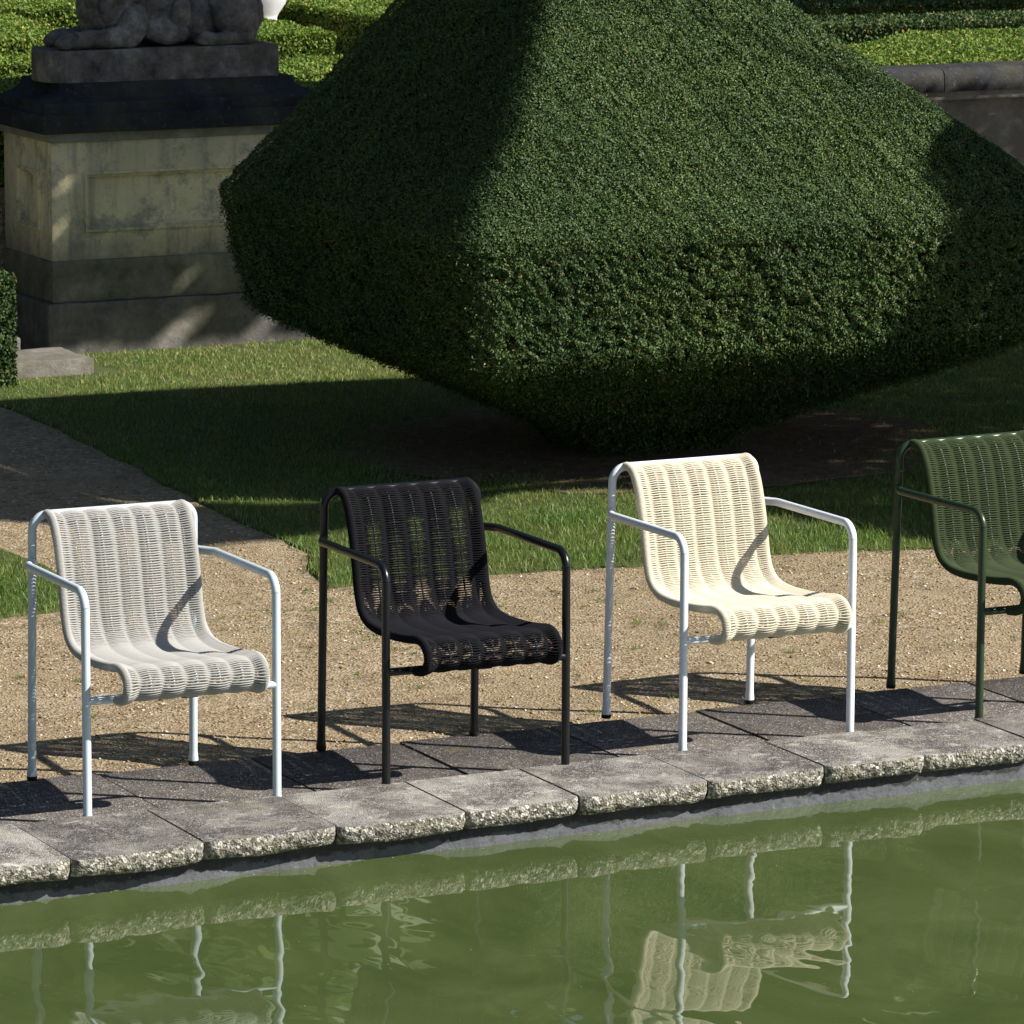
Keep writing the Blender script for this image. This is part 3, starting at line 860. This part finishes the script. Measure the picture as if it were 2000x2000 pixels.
leaf_block('clipped_hedge', [(0.4, 7.97), (2.52, 7.97), (2.55, 8.75), (0.4, 8.75)], GZ, 0.47, 'upright clipped hedge end at the left edge beside the stone steps', 'hedge', 'box_dark', 70000, 0.022, core='core')

# upper terrace
g = MB(); g.box((4.44, 9.14, -0.5), (60, 60, TZ)); g.box((-30, 9.52, -0.5), (4.437, 60, TZ - 0.003))
tag(g.build('terrace', M['gravel'], smooth=False), kind='structure')

# ------------------------------------------------------------------ right retaining wall
wall = empty('retaining_wall', (8, 8.9, GZ))
def wb(a, b): return ((a[0] - 8, a[1] - 8.9, a[2] - GZ), (b[0] - 8, b[1] - 8.9, b[2] - GZ))
g = MB(); g.box(*wb((4.6, 8.95, -0.2), (13, 9.139, 0.985))); g.build('wall_face', M['wall'], wall, smooth=False)
g = MB()
g.box(*wb((7.30, 8.915, -0.2), (7.915, 8.9495, 0.88)))
for i, (o, z0, z1) in enumerate([(0.010, 0.88, 0.91), (0.022, 0.91, 0.945), (0.034, 0.945, 0.984)]):
    g.box(*wb((7.30 - o, 8.915 - o, z0), (7.915 + o * .3, 8.9495, z1 - 0.001)))
g.build('pilaster', M['wall'], wall, smooth=False)
g = MB(); g.box(*wb((4.6, 8.885, 0.986), (13, 9.138, 1.03))); g.build('moulding', M['wall'], wall, smooth=False)
g = MB()
for a, b in [(4.6, 5.9), (5.9, 7.0), (7.0, 7.92), (7.92, 9.2), (9.2, 10.6), (10.6, 13)]:
    pr = [(8.862, 1.031), (8.858, 1.06), (8.860, 1.11), (8.872, 1.135), (8.90, 1.148), (8.99, 1.155), (9.13, 1.15), (9.16, 1.031)]
    g.rings([np.array([(x - 8, y - 8.9, z - GZ) for y, z in pr]) for x in (a + 0.003, b - 0.003)], cap=True)
g.build('coping', M['black_stone'], wall, angle=60)
tag(wall, 'low rendered retaining wall with black weathered coping, right of the topiary', 'wall')

# ------------------------------------------------------------------ pedestal
ped = empty('stone_pedestal', (3.0, 8.82, GZ))
def pb(g, x0, x1, y0, y1, z0, z1): g.box((x0 - 3, y0 - 8.82, z0 - GZ), (x1 - 3, y1 - 8.82, z1 - GZ))
def worn_block(x0, x1, y0, y1, z0, z1, name, mat, parent, amp=0.004, bev=0.006, origin=(3.0, 8.82, GZ)):
    """box with worn, slightly uneven edges"""
    import bmesh
    bm = bmesh.new()
    vs_ = [bm.verts.new((x - origin[0], y - origin[1], z - origin[2])) for x in (x0, x1) for y in (y0, y1) for z in (z0, z1)]
    for f in [(0, 1, 3, 2), (4, 6, 7, 5), (0, 4, 5, 1), (2, 3, 7, 6), (0, 2, 6, 4), (1, 5, 7, 3)]:
        bm.faces.new([vs_[i] for i in f])
    bmesh.ops.bevel(bm, geom=list(bm.edges), offset=bev, segments=2, affect='EDGES', profile=0.6)
    bmesh.ops.subdivide_edges(bm, edges=[e for e in bm.edges if e.calc_length() > 0.15], cuts=14, use_grid_fill=True)
    for v in bm.verts:
        d = noise.noise_vector(v.co * 9) * amp + noise.noise_vector(v.co * 30) * amp * 0.5
        v.co += d
    bmesh.ops.recalc_face_normals(bm, faces=bm.faces)
    me = bpy.data.meshes.new(name); bm.to_mesh(me); bm.free()
    me.materials.append(mat)
    for p in me.polygons: p.use_smooth = True
    me.set_sharp_from_angle(angle=R(50))
    return link(bpy.data.objects.new(name, me), parent)
worn_block(3.0, 4.425, 8.82, 9.50, -0.1, 0.215, 'base', M['base_stone'], ped, 0.006, 0.012)
worn_block(3.03, 4.40, 8.84, 9.48, 0.216, 0.414, 'plinth', mat_stone('stained_plinth', (0.08, 0.078, 0.058), (0.22, 0.215, 0.155), (0.42, 0.40, 0.28), 0.1, 4), ped, 0.003, 0.010)
# dado with a sunk panel on front and left
g = MB()
X0, X1, Y0, Y1, Z0, Z1 = 3.036, 4.394, 8.85, 9.475, 0.415, 0.972
pb(g, X0 + 0.02, X1 - 0.02, Y0 + 0.02, Y1, Z0, Z1)
def frame(g, axis, a0, a1, z0, z1, A0, A1, c_out, c_in):
    """ring between rectangle A (outer) and a (opening) on plane c_out with reveal to c_in"""
    def P(a, z, c): return (a - 3, c - 8.82, z - GZ) if axis == 'x' else (c - 3, a - 8.82, z - GZ)
    o = [(A0, Z0), (A1, Z0), (A1, Z1), (A0, Z1)]; i = [(a0, z0), (a1, z0), (a1, z1), (a0, z1)]
    steps = [(0, c_out), (0.001, c_out - 0.010), (0.012, c_out - 0.011), (0.016, c_out + 0.004), (0.026, c_out + 0.002), (0.029, c_out + 0.019), (0.038, c_out + 0.0195)]
    v = [P(a, z, c_out) for a, z in o]
    rr = [v]
    for ins, c in steps:
        rr.append([P(a + (ins if a == a0 else -ins), z + (ins if z == z0 else -ins), c) for a, z in i])
    n = len(rr)
    pts = [p for r_ in rr for p in r_]
    f = []
    for k in range(n - 1):
        for j in range(4):
            f.append((k * 4 + j, k * 4 + (j + 1) % 4, (k + 1) * 4 + (j + 1) % 4, (k + 1) * 4 + j))
    f.append(tuple((n - 1) * 4 + j for j in range(4)))
    g.add(pts, f)
g.build('dado', M['render'], ped, smooth=False)
g = MB(); frame(g, 'x', 3.20, 4.23, 0.545, 0.83, X0, X1, Y0, Y0); g.build('front_panel', M['render'], ped, smooth=False)
g = MB(); frame(g, 'y', 9.00, 9.30, 0.545, 0.83, Y0, Y1, X0, X0); g.build('side_panel', M['render'], ped, smooth=False)
g = MB()
def mould(g, pr, cap=True):
    """pr: list of (overhang, z) swept round the four sides"""
    rr = []
    for o, z in pr:
        rr.append([(3.036 - o - 3, 8.85 - o - 8.82, z - GZ), (4.394 + o - 3, 8.85 - o - 8.82, z - GZ), (4.394 + o - 3, 9.475 + o * .3 - 8.82, z - GZ), (3.036 - o - 3, 9.475 + o * .3 - 8.82, z - GZ)])
    g.rings([np.array(r_) for r_ in rr], cap)
mould(g, [(0.004, 0.973), (0.018, 0.976), (0.020, 1.005), (0.026, 1.018)])
g.build('neck_moulding', mat_stone('grey_moulding', (0.2, 0.19, 0.17), (0.36, 0.35, 0.32), (0.5, 0.49, 0.45), 0.3, 6), ped, angle=30)
g = MB()
cav = [(0.060, 1.019), (0.064, 1.022), (0.066, 1.098), (0.060, 1.103), (0.046, 1.106), (0.044, 1.150), (0.040, 1.157)]
for k in range(9):
    a = k / 8 * math.pi / 2
    cav.append((0.036 - 0.122 * math.sin(a), 1.159 + 0.080 * (1 - math.cos(a))))
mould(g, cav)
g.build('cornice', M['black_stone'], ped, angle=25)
tag(ped, 'weathered cream stone pedestal with sunk panels and blackened cornice under the lion', 'pedestal')

# ------------------------------------------------------------------ lion statue
lion = empty('lion_statue', (3.665, 9.18, 1.240))
def remeshed(name, blobs, mat, parent, voxel=0.008, disp=0.004, origin=(0, 0, 0)):
    """ellipsoids and tapered limbs fused into one continuous sculpted skin"""
    import bmesh
    bm = bmesh.new()
    for b in blobs:
        if len(b) == 3:                       # centre, radii, rotation about y (deg)
            c, r_, ry = b
            mt = Matrix.Translation(c) @ Matrix.Rotation(R(ry), 4, 'Y') @ Matrix.Diagonal((*r_, 1))
            bmesh.ops.create_icosphere(bm, subdivisions=3, radius=1, matrix=mt)
        else:                                 # p0, r0, p1, r1
            p0, r0, p1, r1 = b
            for t in np.linspace(0, 1, 9):
                c = Vector(p0).lerp(Vector(p1), t); r_ = r0 + (r1 - r0) * t
                bmesh.ops.create_icosphere(bm, subdivisions=2, radius=r_, matrix=Matrix.Translation(c))
    me = bpy.data.meshes.new(name + '_raw'); bm.to_mesh(me); bm.free()
    o = bpy.data.objects.new(name, me); scene.collection.objects.link(o)
    md = o.modifiers.new('r', 'REMESH'); md.mode = 'VOXEL'; md.voxel_size = voxel
    ms = o.modifiers.new('s', 'SMOOTH'); ms.iterations = 2; ms.factor = 0.5
    dg = bpy.context.evaluated_depsgraph_get()
    me2 = bpy.data.meshes.new_from_object(o.evaluated_get(dg))
    o.modifiers.clear()
    o.data = me2
    bpy.data.meshes.remove(me)
    co = np.zeros(len(me2.vertices) * 3); me2.vertices.foreach_get('co', co); co = co.reshape(-1, 3)
    nn = np.array([noise.noise_vector(Vector(c) * 14) * disp + noise.noise_vector(Vector(c) * 40) * disp * 0.5 for c in co])
    me2.vertices.foreach_set('co', (co + nn).ravel())
    me2.materials.clear(); me2.materials.append(mat)
    for p in me2.polygons: p.use_smooth = True
    if parent: o.parent = parent
    return o
# local frame: x along the pedestal (-x = head end), z up from the plinth top at 0.155
T = 0.150
lb = [
    # belly and back
    ((0.10, 0.02, T + 0.13), (0.40, 0.135, 0.135), 0), ((-0.05, 0.02, T + 0.22), (0.24, 0.135, 0.15), -14),
    # chest and mane
    ((-0.23, 0.0, T + 0.24), (0.150, 0.150, 0.235), 10), ((-0.17, 0.0, T + 0.34), (0.16, 0.16, 0.20), 0), ((-0.30, -0.03, T + 0.22), (0.075, 0.09, 0.12), 20),
    # head (above the picture)
    ((-0.30, 0.0, T + 0.55), (0.115, 0.10, 0.125), 0), ((-0.40, 0.0, T + 0.52), (0.070, 0.060, 0.055), 0), ((-0.455, 0.0, T + 0.535), (0.022, 0.028, 0.02), 0),
    ((-0.40, 0.0, T + 0.475), (0.05, 0.045, 0.03), 0), ((-0.26, 0.085, T + 0.65), (0.03, 0.02, 0.035), 0), ((-0.26, -0.085, T + 0.65), (0.03, 0.02, 0.035), 0),
    ((-0.20, 0.0, T + 0.55), (0.15, 0.155, 0.16), 0),
    # mane locks on the near side
    ((-0.33, -0.10, T + 0.26), (0.045, 0.04, 0.07), 20), ((-0.27, -0.135, T + 0.20), (0.045, 0.035, 0.075), 10), ((-0.21, -0.145, T + 0.28), (0.05, 0.03, 0.08), 0), ((-0.14, -0.14, T + 0.36), (0.05, 0.035, 0.09), 0),
    # elbow / upper foreleg
    ((-0.15, -0.135, T + 0.10), (0.075, 0.05, 0.11), 25), ((-0.24, -0.14, T + 0.05), (0.12, 0.048, 0.052), 0),
    # forearms lying forward
    ((-0.20, -0.135, T + 0.055), 0.052, (-0.44, -0.135, T + 0.042), 0.040), ((-0.20, 0.115, T + 0.06), 0.052, (-0.43, 0.10, T + 0.045), 0.040),
    # flank fold
    ((0.02, -0.12, T + 0.07), (0.13, 0.04, 0.06), 10), ((0.10, -0.115, T + 0.14), (0.05, 0.03, 0.10), 15),
    # haunch
    ((0.355, -0.105, T + 0.15), (0.115, 0.085, 0.165), -24), ((0.41, -0.02, T + 0.14), (0.12, 0.12, 0.135), 0), ((0.355, 0.10, T + 0.15), (0.115, 0.085, 0.165), -24),
    ((0.42, -0.09, T + 0.06), (0.06, 0.06, 0.06), 0),
    # hind shank and paw
    ((0.40, -0.155, T + 0.032), 0.036, (0.24, -0.160, T + 0.030), 0.034), ((0.225, -0.165, T + 0.033), (0.050, 0.042, 0.036), 0),
    ((0.40, 0.14, T + 0.032), 0.036, (0.24, 0.15, T + 0.03), 0.034),
]
for fy, fx in ((-0.135, -0.475), (0.10, -0.455)):
    lb.append(((fx + 0.02, fy, T + 0.045), (0.065, 0.052, 0.044), 0))
    for k in range(4):
        yy = fy + (k - 1.5) * 0.026
        lb.append(((fx - 0.030 + abs(k - 1.5) * 0.006, yy, T + 0.030), (0.036, 0.0135, 0.030), 0))
for k in range(4):
    lb.append(((0.19, -0.165 + (k - 1.5) * 0.019, T + 0.022), (0.026, 0.010, 0.021), 0))
# tail along the far side
for k in range(12):
    lb.append(((0.46 - k * 0.03, 0.16 + 0.01 * math.sin(k), T + 0.02), (0.03, 0.018, 0.018), 0))
def sq(c): return (c[0] + (0.03 if c[0] > 0.3 else 0), c[1] * 0.86 - 0.055, c[2])
lb = [((sq(b[0]), (b[1][0], b[1][1] * 0.92, b[1][2]), b[2]) if len(b) == 3 else (sq(b[0]), b[1], sq(b[2]), b[3])) for b in lb]
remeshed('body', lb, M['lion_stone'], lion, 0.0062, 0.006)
# plinth slab with a chamfered front end
g = MB()
pl = [(-0.545, 0.10), (-0.585, 0.03), (-0.60, -0.05), (-0.59, -0.12), (-0.565, -0.18), (-0.515, -0.235), (0.576, -0.235), (0.576, 0.13), (-0.48, 0.13)]
g.rings([np.array([(x * s, y * s, z) for x, y in pl]) for s, z in ((0.997, 0.0), (1.0, 0.004), (1.0, 0.142), (0.992, 0.150))], cap=True)
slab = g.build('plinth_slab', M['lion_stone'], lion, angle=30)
tag(lion, 'lichened stone lion lying on the pedestal, its head cut off by the frame', 'statue')

# ------------------------------------------------------------------ stone steps by the pedestal
st = empty('stone_steps', (2.6, 8.5, GZ))
o3 = (2.6, 8.5, GZ)
worn_block(1.5, 2.985, 8.20, 8.62, -0.08, 0.045, 'step', M['step_stone'], st, 0.006, 0.012, o3)
worn_block(1.5, 2.80, 8.66, 9.02, -0.08, 0.095, 'step', M['base_stone'], st, 0.006, 0.012, o3)
worn_block(1.5, 2.78, 8.72, 9.09, 0.097, 0.175, 'step', M['base_stone'], st, 0.006, 0.012, o3)
tag(st, 'worn stone steps at the left foot of the pedestal', 'steps')

# ------------------------------------------------------------------ white urn base
pot = empty('stone_urn', (6.28, 13.9, TZ))
g = MB()
prf = [(0.16, 0), (0.16, 0.04), (0.14, 0.05), (0.14, 0.12), (0.125, 0.135), (0.13, 0.16), (0.15, 0.175), (0.15, 0.20), (0.125, 0.215), (0.12, 0.42), (0.13, 0.44), (0.17, 0.5), (0.21, 0.62), (0.22, 0.72), (0.24, 0.74), (0.24, 0.77), (0.0, 0.77)]
an = np.linspace(0, 2 * np.pi, 40, endpoint=False)
g.rings([np.stack([r_ * np.cos(an), r_ * np.sin(an), np.full(40, z)], 1) for r_, z in prf], cap=False)
u_ = g.build('urn_body', M['pot'], pot, angle=30)
tag(pot, 'white stone urn standing among the box hedges behind the lion', 'urn')

# ------------------------------------------------------------------ unseen trees added to cast the garden's shade
def added_shade_tree(name, polys, zc, trunk, label, n, leaf=0.07, thick=0.35, seed=1, holes=(), stem=1.0):
    """added tree; crown shaped so its shadow falls on the given ground areas"""
    k = 1 / math.tan(R(SUN_EL))
    sx, sy = -math.cos(R(SUN_TRAVEL)) * k, -math.sin(R(SUN_TRAVEL)) * k
    root = empty(name, (trunk[0], trunk[1], GZ))
    r = np.random.default_rng(seed)
    allP = []
    for poly in polys:
        pl = [(x, y) for x, y in poly]
        xs = [p[0] for p in pl]; ys = [p[1] for p in pl]
        m = n // len(polys)
        x = r.uniform(min(xs), max(xs), m * 3); y = r.uniform(min(ys), max(ys), m * 3)
        ok = in_poly(x + r.normal(0, 0.02, m * 3), y + r.normal(0, 0.02, m * 3), pl)
        x = x[ok][:m]; y = y[ok][:m]
        for hx, hy, ha, hb in holes:
            kp = ((x - hx) / ha) ** 2 + ((y - hy) / hb) ** 2 > r.uniform(0.7, 1.3, len(x))
            x = x[kp]; y = y[kp]
        z = zc - GZ + (vnoise(x, y, 1.1, seed) - 0.5) * 1.2 + r.normal(0, thick * 0.5, len(x))
        allP.append(np.stack([x + sx * z - trunk[0], y + sy * z - trunk[1], z], 1))
    P = np.concatenate(allP)
    N = np.tile([0.4, -0.3, 0.8], (len(P), 1))
    V, Q = leaf_quads(P, N, leaf, leaf * 0.6, 1.0, seed)
    fast_mesh('crown', V, Q, M['tree_leaf'], root, rnd=r.random(len(P)))
    g = MB()
    c = P.mean(0)
    c = P[np.argsort(np.hypot(P[:, 0], P[:, 1]))[:len(P) // 8]].mean(0)
    g.tube(cr([(0, 0, -0.1), (0.03, 0.02, 1.0), (c[0] * 0.3, c[1] * 0.3, zc * 0.6), (c[0] * 0.7, c[1] * 0.7, zc - 0.5)], 8), np.linspace(0.14, 0.05, 25) * stem, 12)
    near = P[np.argsort(np.hypot(P[:, 0], P[:, 1]))[:len(P) // 6]]
    for q in range(5 if stem > 0.5 else 0):
        e = near[r.integers(len(near))]
        s = np.array([c[0] * 0.3, c[1] * 0.3, zc * 0.66])
        g.tube(cr([s, (s + e) / 2 + [0, 0, 0.1], e], 6), np.linspace(0.05, 0.015, 13), 8)
    g.build('trunk', M['bark'], root)
    return tag(root, label, 'tree')
S1 = [(2.10, 4.03), (2.75, 4.22), (3.25, 4.52), (3.60, 4.46), (3.80, 4.30), (4.02, 3.4), (4.2, 2.9), (5.0, 2.6), (7.5, 2.5), (9.8, 3.5), (9.8, 9.72), (6.2, 9.72), (6.2, 8.9), (4.9, 8.0), (4.0, 6.3), (3.9, 5.75),
      (3.75, 5.34), (3.95, 5.16), (4.09, 4.97), (4.23, 4.79), (4.29, 4.62), (2.4, 4.64)]
added_shade_tree('added_shade_tree', [S1], 4.2, (8.9, 3.2), 'broad leafy tree added right of the picture, shading the lawn', 130000, seed=3)
S2 = [(-0.6, 5.6), (1.25, 4.95), (1.66, 4.4), (1.74, 4.02), (2.16, 4.03), (2.5, 4.15), (2.5, 4.60), (2.32, 4.62), (1.83, 5.0), (1.77, 5.7), (1.63, 6.5), (1.5, 6.75), (-0.6, 6.6)]
added_shade_tree('added_shade_tree', [S2], 7.5, (10.5, 1.6), 'tall leafy tree added by the pond right of the picture, shading the path', 60000, seed=5, stem=0.22)
S3 = [(2.7, 8.855), (4.75, 8.855), (2.7, 11.2), (0.2, 11.2)]
added_shade_tree('added_shade_tree', [S3], 4.6, (9.3, 6.3), 'leafy tree added right of the picture, shading the pedestal', 70000, seed=11, holes=[(3.58, 8.90, 0.10, 0.085), (4.00, 8.90, 0.075, 0.075), (3.37, 9.11, 0.05, 0.05), (2.29, 9.49, 0.07, 0.035), (2.45, 9.33, 0.03, 0.07)])

added_shade_tree('added_shade_tree', [[(7.6, 13.7), (14, 13.5), (14, 17), (7.6, 17)]], 5.0, (17.5, 11.5), 'leafy tree added far right beside the terrace, shading the rear hedges', 60000, seed=8)

# far woodland round the garden, mirrored in the pond
def woodland():
    r = np.random.default_rng(21)
    P = []; N = []
    for k in range(64):
        a = R(2 + k * 3.1) + r.uniform(-0.03, 0.03)
        rad = 46 + r.uniform(-4, 4)
        x, y, h = math.cos(a) * rad, 4 + math.sin(a) * rad, r.uniform(19, 25)
        n = 1500
        d = r.normal(0, 1, (n, 3)); d /= np.linalg.norm(d, axis=1)[:, None]
        P.append(np.array([x, y, h * 0.5]) + d * np.array([3.9, 3.9, h * 0.52]) * r.uniform(0.8, 1.05, (n, 1))); N.append(d)
    P = np.concatenate(P); N = np.concatenate(N)
    V, Q = leaf_quads(P, N, 1.25, 0.85, 1.0, 4)
    o = fast_mesh('far_woodland', V, Q, M['tree_leaf'], rnd=r.random(len(P)))
    return tag(o, 'distant belt of dark trees beyond the garden', 'woodland', kind='stuff')
woodland()

# ------------------------------------------------------------------ chairs
PROFILE = [(-0.553, 0.7875), (-0.520, 0.792), (-0.487, 0.776), (-0.458, 0.735), (-0.438, 0.685), (-0.421, 0.630), (-0.407, 0.569), (-0.392, 0.508), (-0.366, 0.460), (-0.315, 0.433), (-0.243, 0.425), (-0.165, 0.427),
           (-0.088, 0.432), (-0.01, 0.441), (0.045, 0.449), (0.085, 0.444), (0.112, 0.424), (0.118, 0.400), (0.104, 0.376), (0.072, 0.360), (0.020, 0.353)]
RT = 0.0124      # frame tube radius
HW = 0.206       # half distance of the side rails
PITCH = 0.0072

def build_chair(frame_m, cord_m, rod_m):
    root = empty('garden_armchair', (0, 0, 0))
    BR, BF, HT = 0.250, 0.287, 0.789
    y_foot, y_top = -0.572, -0.546
    ins = 0.048
    def rear(s, z):
        t = z / HT
        return np.array([s * (0.252 + (0.2485 - 0.252) * t), y_foot + (y_top - y_foot) * t, z])
    # rear legs with corner bend, then the top bar between the bends
    full = smooth_path([rear(1, 0.012), rear(1, HT), rear(-1, HT), rear(-1, 0.012)], [0.045, 0.045])
    mid = len(full) // 2
    iR = int(np.argmax(np.abs(full[:, 0]) < 0.2486 - 0.044))
    a = full[:mid - 0]
    # right-hand leg including its bend
    nb = [i for i in range(len(full)) if full[i][0] > 0.2025]
    legA = full[nb]; legB = full[[i for i in range(len(full)) if full[i][0] < -0.2025]]
    bar = np.array([legA[-1], (legA[-1] + legB[0]) / 2, legB[0]])
    def leg(path, foot_first=True, fl=1.0):
        P = path if foot_first else path[::-1]
        # flare at the foot
        f = P[0]; d = (P[1] - P[0]) / np.linalg.norm(P[1] - P[0])
        head = [f, f + d * 0.006 * fl, f + d * 0.018 * fl, f + d * 0.030 * fl]
        rad = [0.0150, 0.0149, 0.0136, RT]
        Q = np.vstack([head, P[1:]]); rr = np.r_[rad, np.full(len(P) - 1, RT)]
        g = MB(); g.tube(Q, rr, 20); o = g.build('leg', frame_m, root)
        g = MB(); g.tube([(f[0], f[1], 0.0), (f[0], f[1], 0.004), (f[0], f[1], 0.0125)], [0.0140, 0.0152, 0.0152], 20)
        g.build('foot_cap', M['foot'], o)
        return o
    leg(legA); leg(legB, False)
    g = MB(); g.tube(bar, RT, 20, cap=False); g.build('top_bar', frame_m, root)
    for s in (1, -1):
        j = rear(s, 0.652)
        p = smooth_path([j, (s * BF, j[1] + 0.074, 0.654), (s * BF, 0, 0.661), (s * BF, 0, 0.012)], [0.05, 0.05])
        k = int(np.argmax(p[:, 2] < 0.612))
        g = MB(); g.tube(p[:k + 0], RT, 20); g.build('armrest', frame_m, root)
        leg(np.vstack([p[k - 1:]])[::-1], True, 0.6)
    g = MB(); g.tube([(BF, 0, 0.351), (0, 0, 0.351), (-BF, 0, 0.351)], 0.0118, 18); g.build('crossbar', frame_m, root)
    # side rails and rods follow the same bent profile
    prof, Lp = by_length(cr(PROFILE, 14), 600)
    tang = np.gradient(prof, axis=0); tang /= np.linalg.norm(tang, axis=1)[:, None]
    nor = np.stack([-tang[:, 1], tang[:, 0]], 1)       # towards the sitter's side
    if nor[150][0] < 0: nor = -nor
    s_arr = np.linspace(0, Lp, 600)
    def at(s): 
        y = np.interp(s, s_arr, prof[:, 0]); z = np.interp(s, s_arr, prof[:, 1])
        ny = np.interp(s, s_arr, nor[:, 0]); nz = np.interp(s, s_arr, nor[:, 1])
        return y, z, ny, nz
    path = prof[::4]
    for s in (1, -1):
        g = MB(); g.tube(np.column_stack([np.full(len(path), s * HW), path]), 0.0098, 14)
        ra = g.build('side_rail', frame_m, root)
        # cord wound round the rail
        turns = int((Lp - 0.014) / (PITCH / 2))
        ns = 12
        th = np.arange(turns * ns) / ns * 2 * np.pi
        ss = 0.008 + th / (2 * np.pi) * PITCH / 2
        y, z, ny, nz = at(ss)
        rr_ = 0.0118
        cx = s * HW + rr_ * np.cos(th) ; 
        P = np.stack([cx, y + ny * rr_ * np.sin(th), z + nz * rr_ * np.sin(th)], 1)
        g = MB(); g.tube(P, 0.0021, 5); g.build('cord_wrap', cord_m, ra)
    rods = [-0.1373, -0.0687, 0, 0.0687, 0.1373]
    for rx in rods:
        g = MB(); g.tube(np.column_stack([np.full(len(path), rx), path]), 0.0031, 8); g.build('rod', rod_m, root)
    # woven rows: two strands per row that cross between the rods
    nodes = [-HW] + [(-HW - 0.1373) / 2] + []
    def rows(s0, s1):
        g = MB()
        i0 = int(s0 / PITCH); i1 = int(s1 / PITCH)
        xr = np.linspace(-HW + 0.001, HW - 0.001, 49)
        ph = (xr + HW) / 0.0687            # 0..6, rods at 1..5
        for i in range(i0, i1):
            wob = rng.normal(0, 0.00035)
            for st in (0, 1):
                sg = 1 if st else -1
                off = 0.0048 * np.sin((ph - 0.5) * np.pi) * sg
                # at the rails the strand leaves from front or back of the coil
                e = np.clip((ph) / 0.45, 0, 1); e2 = np.clip((6 - ph) / 0.45, 0, 1)
                endv = 0.0116
                off = np.where(ph < 0.45, off * e + (1 - e) * endv * (-sg), off)
                off = np.where(ph > 5.55, off * e2 + (1 - e2) * endv * (-sg), off)
                along = (st - 0.5) * PITCH * 0.5
                lat = 0.0009 * np.sin((ph - 0.5) * np.pi * 1.0) * sg
                fac = 0.38 + 0.62 * np.abs(np.sin(ph * np.pi)) ** 3
                fac = np.where((ph < 0.5) | (ph > 5.5), 0.55 + 0.45 * fac, fac)
                sc = 0.008 + i * PITCH + along * fac + 0.15 * lat + wob
                y, z, ny, nz = at(sc)
                g.tube(np.stack([xr, y + ny * off, z + nz * off], 1), 0.00235, 6)
        return g
    crease = s_arr[np.argmin(np.abs(prof[:, 0] + 0.33) + np.abs(prof[:, 1] - 0.44))]
    rows(0, crease).build('backrest', cord_m, root)
    rows(crease + PITCH * 0.5, Lp - 0.012).build('seat', cord_m, root)
    g = MB(); g.box((-0.045, -0.006, 0.3362), (0.0, 0.006, 0.3392)); g.build('label_plate', M['foot'], root, smooth=False)
    return root

def copy_tree(o, parent=None):
    c = o.copy(); scene.collection.objects.link(c); c.parent = parent
    for ch in list(o.children): copy_tree(ch, c)
    return c
def recolour(o, frame_m, cord_m, rod_m):
    for ch in o.children:
        nm = ch.name.split('.')[0]
        mt = {'leg': frame_m, 'top_bar': frame_m, 'armrest': frame_m, 'crossbar': frame_m, 'side_rail': frame_m, 'cord_wrap': cord_m, 'backrest': cord_m, 'seat': cord_m, 'rod': rod_m}.get(nm)
        if mt:
            ch.material_slots[0].link = 'OBJECT'; ch.material_slots[0].material = mt
        recolour(ch, frame_m, cord_m, rod_m)

fr = [mat_metal('sky_grey_paint', (0.56, 0.65, 0.70)), mat_metal('black_paint', (0.006, 0.006, 0.008), 0.28), mat_metal('white_paint', (0.80, 0.83, 0.88)), mat_metal('olive_paint', (0.020, 0.040, 0.017), 0.33)]
cd = [mat_cord('stone_grey_cord', (0.40, 0.392, 0.37)), mat_cord('black_cord', (0.007, 0.007, 0.010)), mat_cord('cream_cord', (0.66, 0.605, 0.475)), mat_cord('olive_cord', (0.040, 0.056, 0.025))]
rd = [mat_metal('rod_pale', (0.62, 0.68, 0.70)), mat_metal('rod_steel_dark', (0.10, 0.10, 0.115)), mat_metal('rod_white', (0.82, 0.84, 0.88)), mat_metal('rod_steel', (0.28, 0.33, 0.28))]
spots = [(0.0, 0.0, 178.37), (0.922, -0.007, 178.41), (1.910, 0.023, 179.4), (2.946, 0.028, 180.84)]
labels = ['garden armchair with pale blue-grey frame and stone grey woven cord seat', 'black garden armchair with black woven cord seat between the pale grey and white chairs',
          'white framed garden armchair with cream woven cord seat', 'dark olive green garden armchair cut off by the right edge of the picture']
proto = build_chair(fr[0], cd[0], rd[0])
for i, (x, y, th) in enumerate(spots):
    o = proto if i == 0 else copy_tree(proto)
    o.location = (x, y, 0.001); o.rotation_euler = (0, 0, R(th))
    if i: recolour(o, fr[i], cd[i], rd[i])
    tag(o, labels[i], 'armchair', 'row of cord armchairs along the pond')
